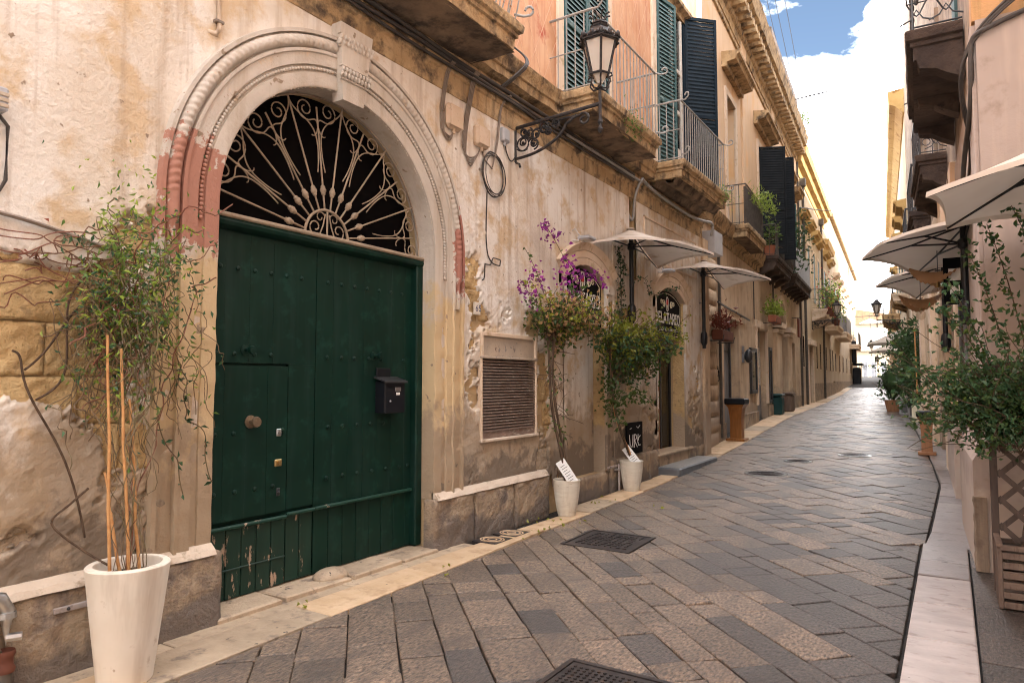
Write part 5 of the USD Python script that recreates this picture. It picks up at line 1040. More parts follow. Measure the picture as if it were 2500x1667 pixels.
LF = thing('fallen_leaves', 'small yellow fallen leaves scattered on the paving along the left kerb', 'leaves', (.4, 6.5, .02), kind='stuff'); leafy(LF, 'leaf', np.repeat(np.c_[fallen, np.full(len(fallen), .022)], 2, 0) + np.c_[rs.normal(0, .05, (40, 2)), np.zeros(40)], .05, 'leaf_bright', rs, .6, 1., 0)
# weeds sprouting from the balcony edges
for c, n, lab in (((.66, 8.55, 5.1), 160, 'green weed sprouting from the edge of the middle balcony'), ((.68, 13.05, 5.15), 130, 'green weed sprouting from the far corner of the third balcony')):
    w = thing('balcony_weed', lab, 'plant', c); leafy(w, 'foliage', np.array(c) + rs.normal(0, 1, (n, 3)) * [.05, .14, .10], .045, 'leaf_jasmine', rs, .4)
    for q in range(6): part('stem', MB().tube([c, np.array(c) + rs.normal(0, .11, 3)], .003, 4), 'vine_stem', w)
# ---------------------------------------------------------------- beige palace further along on the left, and the houses after it
def wl(W, s0, s1, z0, z1, holes=(), th=.4, n=0.):
    pg = sbox(s0, z0, s1, z1)
    for h in holes: pg = pg.difference(h if not isinstance(h, tuple) else sbox(h[0], h[2], h[1], h[3]))
    return MB().poly(pg, n - th, n, mapA)
HB = thing('beige_palace', 'tall ochre beige palace with stone window hoods and heavy roof cornice', 'house', (-.4, 20, 0))
HC = thing('yellow_palace', 'pale palace with sunlit yellow cornice, next after the ochre beige one', 'house', (-1.8, 40, .5))
HD = thing('plain_tall_house', 'plain pale tall house with bare upper wall at the far end of the left row', 'house', (-3.2, 65, .6))
gd = [(16.55, 18.45, -.2, 3.16), (21.0, 22.75, -.2, 3.2), (28.55, 30.1, -.2, 3.15)]
archop = unary_union([sbox(25.3, -.2, 27.0, 3.6), Point(26.15, 3.6).buffer(.85, 24)])
part('ground_wall', wl(WB, 13.95, 31.5, -.2, 4.95, gd + [archop]), 'street_wall', HB, WB)
ug = [(17.25, 18.35, 5.4, 8.9), (21.9, 23.4, 5.5, 9.0), (26.9, 28.2, 5.5, 8.7)]
part('upper_wall', wl(WB, 13.9, 31.5, 5.3, 11.3, ug, .4), 'beige_wall', HB, WB)
part('dark_inside', MB().box((14.2, -.50, -.2), (31.2, -.42, 9.2)), 'dark_room', HB, WB)
for y0, y1, x in ((13.95, 14.7, .05), (19.3, 20.0, .05), (24.7, 25.4, .05), (30.6, 31.5, .06)): part('pilaster', MB().box((y0, 0, 5.3), (y1, x, 11.2)), 'beige_wall', HB, WB)
part('string_course', run([(-.04, 4.90), (.04, 4.92), (.05, 5.05), (.16, 5.1), (.18, 5.22), (.24, 5.3), (.26, 5.40), (-.04, 5.44)], 13.9, 31.5, .3, .015), 'weathered_trim', HB, WB, smooth=35)
part('roof_cornice', run([(-.04, 11.0), (.03, 11.0), (.04, 11.25), (.10, 11.3), (.14, 11.55), (.30, 11.6), (.34, 11.8), (.48, 11.86), (.52, 12.0), (.58, 12.2), (.0, 12.3), (-.3, 12.3)], 13.9, 31.6, .3, .03), 'weathered_trim', HB, WB, smooth=35)
part('frieze_moulding', run([(-.02, 10.72), (.05, 10.74), (.06, 10.82), (-.02, 10.84)], 13.9, 31.5, .5, .005), 'weathered_trim', HB, WB)
for y in np.arange(14.3, 31.3, .42): part('modillion', MB().box((y, .10, 11.40), (y + .2, .46, 11.60)), 'weathered_trim', HB, WB)
part('attic', wl(WB, 14.0, 26.0, 12.25, 13.3, (), .5, -.25).box((26.0, -.8, 12.25), (33.6, -.2, 14.3)), 'beige_wall', HB, WB)
part('attic_coping', MB().cbox((13.9, -.85, 13.3), (26.0, -.10, 13.55)).cbox((25.9, -.9, 14.3), (33.8, -.05, 14.75), .03), 'dark_stone', HB, WB)
def hoodW(P, W, y0, y1, z, m='weathered_trim', pr=.45, hh=.34):
    part('window_hood', run([(-.02, z), (.12, z), (.14, z + hh * .3), (pr * .8, z + hh * .42), (pr * .85, z + hh * .7), (pr, z + hh * .8), (pr, z + hh), (-.02, z + hh + .06)], y0, y1, .25, .012), m, P, W)
def winW(P, W, y0, y1, z0, z1, frame='clean_trim', pane='window_glass', b=.16):
    p = part('window', MB().box((y0 - b, -.02, z0), (y0, .05, z1 + b)).box((y1, -.02, z0), (y1 + b, .05, z1 + b)).box((y0, -.02, z1), (y1, .05, z1 + b)), frame, P, W)
    part('sash', MB().box((y0 + .002, -.24, z0), (y0 + .07, -.18, z1)).box((y1 - .07, -.24, z0), (y1 - .002, -.18, z1)).box(((y0 + y1) / 2 - .04, -.24, z0), ((y0 + y1) / 2 + .04, -.18, z1)), 'white_frame', p, W)
    part('pane', MB().box((y0 + .07, -.22, z0), (y1 - .07, -.215, z1)), pane, p, W); return p
for y0, y1, z0, z1 in ug: winW(HB, WB, y0, y1, z0, z1)
for y0, y1, z in ((16.85, 19.0, 9.45), (21.3, 24.0, 9.5), (26.5, 28.7, 9.3), (29.4, 31.0, 9.2)): hoodW(HB, WB, y0, y1, z)
winW(HB, WB, 29.75, 30.7, 5.5, 8.7, pane='window_glass')
for k, (y, a, w) in enumerate(((21.95, 62, .80), (23.35, 78, .85))): shutter(HB, Fr(WB([(y, .04, 5.55)])[0], math.radians(a)), w, 3.4, 'shutter_dark', 44)
shutter(HB, Fr(WB([(28.2, .03, 5.55)])[0], math.radians(25)), .62, 3.1, 'shutter_teal', 36)
balcony(HB, WB, 16.95, 19.5, .55, 5.15, 5.45, 1.0, 'dark_rail', 'weathered_trim', 'soffit', hooks=False, pitch=.13)
balcony(HB, WB, 21.5, 25.0, .58, 5.1, 5.42, .95, 'dark_rail', 'dark_stone', 'dark_stone', hooks=False, corbels=4, pitch=.14)
balcony(HB, WB, 26.1, 31.0, .58, 5.15, 5.5, 1.05, 'dark_rail', 'dark_stone', 'dark_stone', hooks=False, corbels=6, pitch=.2, panel='grey_door')
# rusticated pier: coursed blocks with deep joints
z = .1; k = 0
while z < 4.85:
    h = .355; part('rusticated_block', rough_block(14.02, 15.62, z + .014, z + h - .014, .075, .012, .08, seed=k, bev=.02, depth=.08), 'street_wall', HB, WB, smooth=True); z += h; k += 1
# ground floor details
d = part('street_door', MB().box((16.56, -.32, .1), (16.66, -.22, 3.14)).box((18.34, -.32, .1), (18.44, -.22, 3.14)), 'grey_door', HB, WB)
for k in range(5): part('plank', MB().cbox((16.67 + k * .335, -.30, .1), (16.995 + k * .335, -.25, 2.95), .01), 'grey_door', d, WB)
part('strap', MB().cbox((16.6, -.25, 2.35), (18.4, -.22, 2.40)).tube([(18.2, -.21, .9), (18.2, -.21, 2.6)], .025, 6), 'black_metal', d, WB)
part('door_lintel', MB().cbox((16.35, -.02, 3.16), (18.65, .05, 3.36)), 'clean_trim', HB, WB)
wdo = winW(HB, WB, 21.02, 22.73, .9, 3.18, 'clean_trim'); 
for z in (1.5, 2.05, 2.6): part('glazing_bar', MB().box((21.1, -.20, z), (22.65, -.17, z + .04)), 'white_frame', wdo, WB)
part('lower_panel', MB().cbox((21.1, -.24, .35), (21.86, -.16, 1.45)).cbox((21.9, -.24, .35), (22.65, -.16, 1.45)), 'grey_door', wdo, WB); part('curtain', MB().box((21.1, -.30, 1.45), (22.65, -.29, 2.7)), 'canvas_white', wdo, WB)
part('door_lintel', MB().cbox((20.8, -.02, 3.2), (22.95, .06, 3.42)), 'clean_trim', HB, WB)
for y0, y1 in ((24.25, 25.3), (27.0, 28.0)):
    part('arch_pier', MB().cbox((y0, -.02, -.1), (y1, .14, 3.25)), 'street_wall', HB, WB); part('capital', MB().cbox((y0 - .05, -.02, 3.25), (y1 + .05, .2, 3.38)).cbox((y0 - .12, -.02, 3.42), (y1 + .12, .28, 3.6)), 'clean_trim', HB, WB)
part('arch_ring', MB().sweep(np.linspace(0, math.pi, 30), lambda a: np.stack([26.15 - math.cos(a) * np.array([.85, .85, 1.12, 1.12]), np.array([-.02, .08, .08, -.02]), 3.6 + math.sin(a) * np.array([.85, .85, 1.12, 1.12])], 1)), 'clean_trim', HB, WB)
part('arch_door', MB().box((25.3, -.36, -.1), (27.0, -.3, 4.4)), 'wood_box', HB, WB)
dd = part('carved_door', MB().cbox((28.55, -.3, .1), (30.1, -.22, 3.1)), 'wood_box', HB, WB)
for k in range(4): part('door_panel', MB().cbox((28.65 + .37 * k, -.24, .3), (28.95 + .37 * k, -.19, 2.9), .02), 'wood_box', dd, WB)
for a, b, h in ((14.0, 16.5, .62), (18.5, 20.95, .72), (22.8, 24.2, .85), (30.15, 31.5, 1.0)): part('plinth', MB().cbox((a, -.02, -.1), (b, .05, h)), 'plinth_stone', HB, WB)
for y in (14.0, 31.55): part('drain_pipe', MB().tube([(y, .09, 5.4 if y < 20 else .4), (y, .09, 11.2)], .05, 8), 'junction_box' if y < 20 else 'dark_rail', HB, WB, smooth=40)
# small things on that wall
def tw(nm, lab, cat, W, y, n, z, group=None): return thing(nm, lab, cat, W([(y, n, z)])[0], group)
for y0, y1, z0, z1, lab in ((19.8, 20.75, 1.25, 2.55, 'tall black framed notice case between the grey door and the white-paned window'), (23.0, 23.55, .9, 2.7, 'narrow black framed mirror panel right of the white-paned window'), (27.95, 28.4, 1.25, 2.2, 'small dark menu board beside the carved door')):
    t = tw('notice_case', lab, 'notice case', WB, (y0 + y1) / 2, .05, z0); part('frame', MB().cbox((y0, .0, z0), (y0 + .1, .07, z1)).cbox((y1 - .1, .0, z0), (y1, .07, z1)).cbox((y0 + .1, .0, z0), (y1 - .1, .07, z0 + .1)).cbox((y0 + .1, 0, z1 - .1), (y1 - .1, .07, z1)), 'black_metal', t, WB)
    part('sheet', MB().box((y0 + .1, .0, z0 + .1), (y1 - .1, .02, z1 - .1)), 'vent_panel', t, WB); part('glass', MB().box((y0 + .1, .04, z0 + .1), (y1 - .1, .045, z1 - .1)), 'window_glass', t, WB)
t = tw('wall_light', 'small black wall light right of the grey door', 'wall light', WB, 18.95, .1, 2.2); part('plate', MB().cbox((18.75, 0, 2.1), (18.95, .04, 2.55)), 'grey_door', t, WB); part('lamp', MB().sphere((18.95, .14, 2.28), .11, 2, (1, 1, 1.7)), 'black_metal', t, WB, smooth=True)
def planter_box(lab, W, y, n, z, w, m, lf, nl, zs, rsd, dead=False):
    t = tw('hanging_planter', lab, 'planter', W, y, n, z); q = np.random.default_rng(rsd)
    part('trough', MB().cbox((y - w / 2, n - .12, z), (y + w / 2, n + .12, z + .22), .02), m, t, W); part('bracket', MB().tube([(y - w / 2, .0, z - .02), (y - w / 2, n + .12, z - .02), (y - w / 2, n + .14, z + .1)], .012, 5).tube([(y + w / 2, .0, z - .02), (y + w / 2, n + .12, z - .02), (y + w / 2, n + .14, z + .1)], .012, 5), 'black_metal', t, W)
    P = W(np.c_[q.normal(y, w * .34, nl), n + q.normal(0, .13, nl), z + .27 + np.abs(q.normal(0, zs, nl))]); v, f = leaves(P, q.normal(0, .8, P.shape) + [0, 0, .3], .10, q, aspect=.5); part('foliage', (v, f), lf, t)
    for k in range(6): part('stem', MB().tube(W(np.array([(y + q.normal(0, w * .2), n, z + .2), (y + q.normal(0, w * .4), n + q.normal(0, .1), z + .3 + zs * 2)])), .006, 4), 'bark', t)
planter_box('terracotta pots of dried reddish flowers hung on the rusticated pier', WB, 15.3, .25, 2.50, 1.1, 'dark_terracotta', 'red_leaf', 260, .16, 1)
planter_box('terracotta trough with bright green plants on an iron wall bracket', WB, 22.5, .32, 3.42, 1.1, 'terracotta', 'leaf_light', 420, .2, 2)
t = tw('wall_rod', 'black iron rod along the wall above the grey door', 'rod', WB, 18, .08, 3.2); part('rod', MB().tube([(15.7, .07, 3.42), (16.1, .07, 3.40), (19.6, .07, 3.30)], .025, 5), 'black_metal', t, WB)
for q, (y, z0, z1, lab) in enumerate(((15.9, .3, 4.7, 'grey pipe down the wall right of the rusticated pier'), (20.4, 3.4, 4.8, 'thin dark cable hanging down to a knot above the notice case'), (24.1, 3.5, 4.9, 'grey pipe above the first capital of the arched doorway'))): t = tw('wall_pipe', lab, 'pipe', WB, y, .06, z0); part('pipe', MB().tube([(y, .06, z0), (y, .06, z1)], (.035, .018, .03)[q], 6), 'dark_rail', t, WB)
t = thing('electric_box', 'grey electric meter box under the cornice behind the second left umbrella', 'junction box', (0, 14.3, 4.4)); part('box', MB().cbox((14.25, -.2, 4.30), (14.85, .12, 4.78)), 'cabinet', t, WA)
t = tw('graffiti', 'black scrawled graffiti on the pier right of the hanging pots', 'graffiti', WB, 16.0, .0, 1.8)
for pts in ([(15.8, 1.9), (16.1, 1.7), (15.85, 1.6)], [(15.85, 1.95), (16.0, 1.62), (16.15, 1.9)], [(15.8, 1.72), (16.2, 1.78)]): part('stroke', MB().tube(spline([(y, .004, z) for y, z in pts], 12), .014, 4), 'ink', t, WB)
t = tw('hanging_sign', 'small dark red sign hanging out above the carved door', 'sign', WB, 29.2, .3, 3.4); part('board', MB().cbox((28.9, .24, 3.35), (29.6, .30, 4.1), .02), 'red_leaf', t, WB); part('arm', MB().tube([(29.25, 0, 4.15), (29.25, .32, 4.15)], .015, 5), 'black_metal', t, WB)
# wooden menu stands, bins
def menu_stand(lab, c, h, w, m):
    g = gz(c[1]); t = thing('menu_stand', lab, 'stand', (*c, g)); s = w / 2
    part('pedestal', MB().grid(np.stack([np.array([(c[0] + a * r, c[1] + b * r, g + z) for a, b in ((-1, -1), (1, -1), (1, 1), (-1, 1), (-1, -1))]) for r, z in ((s * .62, .06), (s * .6, h * .5), (s * .75, h * .78), (s * 1.0, h * .86))])), m, t)
    part('base', MB().cbox((c[0] - s, c[1] - s, g), (c[0] + s, c[1] + s, g + .06)), m, t); part('desk', MB().cbox((c[0] - s * 1.1, c[1] - s * 1.1, g + h * .86), (c[0] + s * 1.1, c[1] + s * 1.1, g + h), .02), 'black_box', t)
menu_stand('orange wooden menu stand with black top against the left wall', (-.02, 16.3), .98, .42, 'wood_orange')
menu_stand('brown wooden box stand with dark slab top on the right pavement', (3.78, 15.5), .84, .30, 'wood_brown')
for c, w, m, lab in (((-.75, 24.0), .5, 'bin_teal', 'dark teal bin by the arched doorway'), ((-.85, 26.2), .55, 'wood_box', 'brown bin behind the dark teal one')):
    t = thing('bin', lab, 'bin', (*c, gz(c[1]))); g = gz(c[1]); part('body', MB().cbox((c[0] - w / 2, c[1] - w / 2, g), (c[0] + w / 2, c[1] + w / 2, g + .62), .06), m, t); part('lid', MB().cbox((c[0] - w / 2 - .03, c[1] - w / 2 - .03, g + .62), (c[0] + w / 2 + .03, c[1] + w / 2 + .03, g + .70), .03), m, t)
# plants on the balconies of the palace
def bush(lab, c, r, m, n, sd, sz=.12, cat='plant', nm='balcony_plant', potm=None, petals=None, asp=.5):
    q = np.random.default_rng(sd); t = thing(nm, lab, cat, c); P = np.array(c) + np.clip(q.normal(0, 1, (n, 3)), -1.7, 1.7) * np.array(r) * .5; P = P[P[:, 2] > gz(c[1]) + .25]; v, f = leaves(P, q.normal(0, .9, P.shape) + [0, 0, .2], sz, q, aspect=asp); part('foliage', (v, f), m, t)
    for k in range(6): part('stem', MB().tube(wander(np.array(c) - [0, 0, r[2] * .8], np.array(c) + q.normal(0, 1, 3) * np.array(r) * .5, q, 6, .05), .008, 4), 'bark', t)
    if petals: P = np.array(c) + q.normal(0, 1, (40, 3)) * np.array(r) * .5; v, f = leaves(P, q.normal(0, 1, P.shape), .09, q, aspect=.9); part('blossom', (v, f), petals, t)
    if potm: part('pot', MB().lathe([(.001, 0), (.13, 0), (.18, .3), (.19, .32), (.15, .32), (.12, .25)], np.array(c) - [0, 0, r[2] * .8 + .3], 14), potm, t, smooth=40)
    return t
bush('long pale grass spilling over the reed-screened balcony', WB([(18.6, .6, 6.35)])[0], (.30, 1.4, .22), 'leaf_light', 380, 3, .15, asp=.12); bush('terracotta-potted plant on the near end of the dark iron balcony', WB([(21.9, .3, 6.15)])[0], (.35, .45, .5), 'leaf_mid', 220, 4, .11, potm='terracotta'); bush('dark leafy shrub at the far end of the dark iron balcony', WB([(25.2, .55, 6.5)])[0], (.7, 1.0, 1.3), 'leaf_far', 420, 5, .16)
bush('creeper sprouting high on the roof cornice', WB([(30.5, .3, 12.6)])[0], (.4, 1.6, .6), 'leaf_mid', 260, 6, .14); 
t = tw('reed_screen', 'dark reed screen tied inside the balcony railing behind the second left umbrella', 'screen', WB, 18.2, .5, 5.5)
for y in np.arange(17.05, 19.45, .055): part('reed', MB().tube([(y, .46, 5.47), (y, .46, 6.40)], .026, 5, cap=False), 'dark_rail', t, WB)

# --- yellow palace
cw = []
part('wall', wl(WB, 31.5, 50.0, -.2, 12.0, [(34.4, 36.2, -.2, 3.3)], .4), 'far_wall', HC, WB); part('dark_inside', MB().box((31.6, -.5, -.2), (49.9, -.42, 9)), 'dark_room', HC, WB)
part('roof_cornice', run([(-.04, 10.9), (.04, 10.9), (.06, 11.2), (.25, 11.3), (.3, 11.55), (.45, 11.62), (.5, 11.95), (-.3, 12.0)], 31.7, 45.0, .5, .02), 'gold_trim', HC, WB, smooth=35); part('roof_cornice', run([(-.04, 9.7), (.04, 9.7), (.06, 9.9), (.25, 9.95), (.32, 10.25), (-.2, 10.3)], 45.0, 50, .5, .02), 'gold_trim', HC, WB)
for y0, y1 in ((32.6, 34.0), (35.2, 36.6), (37.9, 39.3), (40.2, 41.6), (44.0, 45.6), (47.3, 49.0)):
    hoodW(HC, WB, y0 - .2, y1 + .2, 9.0, 'gold_trim', .4); p = part('window', MB().box((y0, -.02, 5.7), (y0 + .16, .05, 8.4)).box((y1 - .16, -.02, 5.7), (y1, .05, 8.4)).box((y0 + .16, -.02, 8.24), (y1 - .16, .05, 8.4)), 'clean_trim', HC, WB); part('shutter', MB().box((y0 + .16, -.01, 5.7), (y1 - .16, .02, 8.24)), 'shutter_teal', p, WB)
for y0, y1 in ((37.2, 40.0), (40.4, 42.6)):
    balcony(HC, WB, y0, y1, .7, 4.9, 5.25, 1.0, 'dark_rail', 'clean_trim', 'clean_trim', hooks=False, corbels=3, pitch=.25, rb=.014)
balcony(HC, WB, 44.2, 48.6, .75, 4.6, 4.95, 1.05, 'dark_rail', 'clean_trim', 'clean_trim', hooks=False, pitch=.25, rb=.014, panel='grey_door')
part('door_hood', MB().cbox((34.0, -.02, 3.3), (36.6, .25, 3.55)).cbox((34.05, -.02, .3), (34.4, .12, 3.3)).cbox((36.2, -.02, .3), (36.55, .12, 3.3)), 'clean_trim', HC, WB); part('door', MB().box((34.4, -.35, .2), (36.2, -.3, 3.3)), 'wood_box', HC, WB)
for y in (32.6, 38.6, 40.6, 44.3, 47.2, 49.2): p = part('low_window', MB().box((y, .001, 2.2), (y + .55, .03, 3.7)), 'clean_trim', HC, WB); part('pane', MB().box((y + .06, .031, 2.26), (y + .49, .036, 3.64)), 'dark_room', p, WB)
part('plinth', MB().cbox((36.6, -.02, .2), (50, .06, 1.5)), 'plinth_stone', HC, WB)
for y in (33.2, 42.2): part('drain_pipe', MB().tube([(y, .12, .5), (y, .12, 10.8)], .06, 8).cbox((y - .15, .0, 10.5), (y + .15, .26, 10.9), .04), 'dark_rail', HC, WB)
part('chimney', MB().cbox((41.2, -1.6, 12.0), (42.4, -.6, 14.4), .03), 'dark_stone', HC, WB)
for k, (y, n, sd) in enumerate(((37.5, .75, 21), (39.0, .8, 22), (40.8, .8, 23), (42.2, .8, 24))): bush(('red-flowered plant on the nearest end of the flowery balconies', 'green plant in the middle of the first flowery balcony', 'bright plant on the second flowery balcony', 'trailing plant on the last flowery balcony')[k], WB([(y, n, 6.0 - .25 * (k > 1))])[0], (.5, 1.0, .9), 'leaf_light' if k % 2 else 'leaf_mid', 220, sd, .15, petals='petal_red' if k in (0, 2) else None, potm='dark_terracotta')
# --- plain tall house
part('wall', wl(WB, 50.0, 84.0, -.2, 12.7, (), .5), 'far_wall', HD, WB); part('coping', MB().cbox((50, -.5, 12.7), (84, .25, 13.0), .04), 'weathered_trim', HD, WB); part('stair_tower', MB().cbox((49.6, -2.5, 10), (52, -.3, 13.6)), 'far_wall', HD, WB)
for y in (52.5, 56.5, 60.5, 65, 70, 76): hoodW(HD, WB, y - .2, y + 1.7, 8.9, 'clean_trim', .4, .3); p = part('window', MB().box((y, .001, 5.8), (y + 1.4, .05, 8.3)), 'clean_trim', HD, WB); part('shutter', MB().box((y + .15, .051, 5.85), (y + 1.25, .06, 8.15)), 'shutter_teal', p, WB)
for y in (51.5, 55.5, 59.5, 64, 69): p = part('low_window', MB().box((y, .001, 2.2), (y + .8, .03, 3.6)), 'clean_trim', HD, WB); part('pane', MB().box((y + .1, .031, 2.3), (y + .7, .036, 3.5)), 'dark_room', p, WB)
balcony(HD, WB, 52, 58, .8, 4.6, 5.0, 1.1, 'dark_rail', 'clean_trim', 'clean_trim', hooks=False, pitch=.5, rb=.02, panel='grey_door'); balcony(HD, WB, 70, 75, .8, 4.6, 5.0, 1.1, 'dark_rail', 'clean_trim', 'clean_trim', hooks=False, pitch=.5, rb=.02)
part('plinth', MB().cbox((50, -.02, .2), (84, .07, 1.6)), 'plinth_stone', HD, WB)
wall_lantern(tuple(WB([(36.9, .02, 4.25)])[0]), 1.15, 0, 'black wall lantern on a scrolled bracket far down the left side, under the flowery balconies')
# --- dark kiosk awning and the closing houses at the end of the street
t = thing('dark_kiosk', 'dark awning and parasol shapes at the far end of the left pavement', 'kiosk', WB([(72, 1.0, .9)])[0]); part('body', MB().cbox((72, .1, 1.2), (74, .8, 2.9), .1), 'black_box', t, WB); part('awning', MB().cbox((71.5, .1, 3.1), (74, 1.0, 3.3), .05).cbox((71, .1, 3.3), (72, .5, 5.4), .1), 'black_box', t, WB)
HE = thing('end_house', 'low sandy house with doorways closing the end of the street', 'house', (-4, 112, 1.3))
part('wall', MB().box((-14, 112, .5), (4, 118, 6.0)), 'far_wall', HE); part('coping', MB().cbox((-14.2, 111.6, 6.0), (4.2, 118, 6.4), .04), 'clean_trim', HE)
for x in (-6.6, -5.5, -4.2, -3.2): p = part('doorway', MB().box((x, 111.95, 2.2), (x + .75, 111.999, 4.6)), 'white_frame', HE); part('door', MB().box((x + .1, 111.93, 2.2), (x + .65, 111.949, 4.4)), 'grey_door', p)
t = thing('terrace_house', 'white block with roof terrace standing above the low sandy house', 'house', (-4, 119, 6)); part('wall', MB().box((-12, 118.1, .5), (4, 126, 9.4)), 'far_white', t); part('parapet', MB().cbox((-7.4, 117.9, 8.4), (2, 118.09, 9.7)), 'far_white', t)
t = thing('gabled_house', 'tan house with a low tiled gable roof at the end of the street', 'house', (-4, 135, 8)); part('wall', MB().box((-15, 132, .5), (2, 145, 11.4)), 'far_wall', t)
part('roof', MB().add([(-15.6, 131.5, 11.4), (2.8, 131.5, 11.4), (2.8, 146, 11.4), (-15.6, 146, 11.4), (-10.0, 131.5, 14.2), (-10.0, 146, 14.2)], [(0, 1, 4), (1, 2, 5), (1, 5, 4), (2, 3, 5), (3, 0, 4), (3, 4, 5), (0, 3, 2), (0, 2, 1)]), 'roof_tile', t); part('window', MB().box((-6, 131.9, 9.6), (-4.8, 131.99, 10.8)), 'grey_door', t)
for k, (x, lab) in enumerate(((-6.2, 'white parasol on the far roof terrace, left one'), (-4.0, 'white parasol on the far roof terrace, right one'))):
    t = thing('terrace_parasol', lab, 'parasol', (x, 121, 9.4)); part('canopy', MB().lathe([(1.5, 10.7), (1.48, 10.85), (.02, 11.5)], (x, 121, 0), 8), 'canvas_white', t); part('pole', MB().tube([(x, 121, 9.4), (x, 121, 11.4)], .05, 6), 'black_arm', t)
# antennas and wires against the sky
def antenna(lab, o, L, n):
    t = thing('antenna', lab, 'antenna', o); o = np.array(o, float); part('boom', MB().tube([o, o + [L, 0, .05]], .03, 5), 'black_metal', t); part('mast', MB().tube([o - [0, 0, .9], o + [0, 0, .4]], .03, 5), 'black_metal', t)
    for q in range(n): part('element', MB().tube([o + [L * (q + 1) / n, 0, -.25], o + [L * (q + 1) / n, 0, .3]], .018, 4), 'black_metal', t)
antenna('black iron wire bracket sticking out near the top of the ochre palace', WB([(29.5, .2, 13.2)])[0], 1.3, 2); antenna('thin rooftop antenna at the far end of the left row', WB([(66, .3, 11.2)])[0], 1.6, 3); antenna('lower antenna on the far plain house', WB([(78, .2, 8.2)])[0], 2.6, 4)
for k, (x, h) in enumerate(((0, .0), (.25, .05), (.5, .1), (.8, .1))):
    t = thing('overhead_wire', 'thin black wire of the group high above the palace roof, counted %s from the left' % ('first', 'second', 'third', 'fourth')[k], 'wire', (-1 + x, 27, 15), 'overhead wires by the roof'); part('wire', MB().tube([(-1.6 + x, 30, 14.6 + h), (-.6 + x * 1.1, 18, 16.0), (.3 + x * 1.2, 8, 18)], .011, 4), 'ink', t)
t = thing('overhead_wire', 'thin black wire stretched across the street from the ochre palace', 'wire', WB([(31, .2, 9)])[0]); part('wire', MB().tube([WB([(30.8, .2, 9.0)])[0], (-.2, 31.5, 8.9), (.9, 32, 8.85)], .02, 4), 'black_metal', t)
# ---------------------------------------------------------------- right side of the street
def mapW(W): return mapA
HR = thing('dark_balcony_house', 'tall house on the right with stacked dark balconies and a cream plastered base', 'house', (4.4, 10, 0))
HS = thing('near_right_house', 'house wall beside the photographer on the right, mostly out of frame', 'house', (5.1, 0, 0))
part('wall', MB().box((5.12, -30, -.2), (6.5, 7.0, 10)), 'pale_render', HS)
HK = thing('rear_house', 'added unseen block behind the photographer that holds back sky light', 'house', (2, -16, 0)); part('wall', MB().box((-2, -18, -.2), (7, -16, 8)), 'pale_render', HK)  # added out of view to dim the faces turned towards the camera
# corner face towards the photographer
part('corner_wall', MB().box((4.475, 7.004, -.1), (9, 7.4, 4.72)), 'cream_wall', HR); part('corner_wall_upper', MB().box((4.45, 7.015, 4.72), (9, 7.4, 11.5)), 'old_orange', HR)
part('facade', wl(WR, 7.05, 13.0, -.1, 4.5, [(9.75, 10.75, -.1, 3.1)], .6), 'cream_wall', HR, WR); part('facade_upper', wl(WR, 7.05, 13.0, 4.5, 11.5, [], .6, -.012), 'brown_stone', HR, WR)
part('facade', wl(WR2, 13.0, 30, -.1, 5.0, [(15.2, 16.4, -.1, 3.0), (19, 20.2, -.1, 3.0), (24, 25.4, -.1, 3.2)], .6), 'street_wall', HR, WR2); part('facade_upper', wl(WR2, 13.0, 30, 5.0, 14.5, [(14, 15, 5.4, 8), (18.3, 19.3, 5.4, 8), (22.5, 23.5, 5.4, 8)], .6, -.012), 'brown_stone', HR, WR2)
part('dark_inside', MB().box((7.6, -.75, -.1), (12.9, -.65, 3.4)), 'dark_room', HR, WR); part('dark_inside', MB().box((13.2, -.75, -.1), (29.8, -.65, 9)), 'dark_room', HR, WR2)
part('quoin_strip', MB().cbox((7.05, -.01, 1.2), (7.55, .03, 4.7), .006), 'cream_wall', HR, WR)
for y0, y1, m in ((11.0, 11.5, 'clean_trim'), (11.9, 12.35, 'brown_stone')): part('stone_pilaster', MB().cbox((y0, -.02, 0), (y1, .06, 4.6)), m, HR, WR)
for y0, y1 in ((13.4, 14.0), (17.0, 17.6), (21.2, 22.0), (26.5, 27.2)): part('stone_pilaster', MB().cbox((y0, -.02, 0), (y1, .1, 4.9)), 'clean_trim', HR, WR2)
for y in (14, 18.3, 22.5): winW(HR, WR2, y, y + 1, 5.4, 8, 'brown_stone'); 
part('balcony_shutter', MB().box((9.3, -.01, 5.35), (9.9, .02, 8)), 'shutter_teal', HR, WR); part('doorway_frame', MB().cbox((9.62, -.02, 0), (9.75, .03, 3.2)).cbox((10.75, -.02, 0), (10.88, .03, 3.2)), 'grey_door', HR, WR)
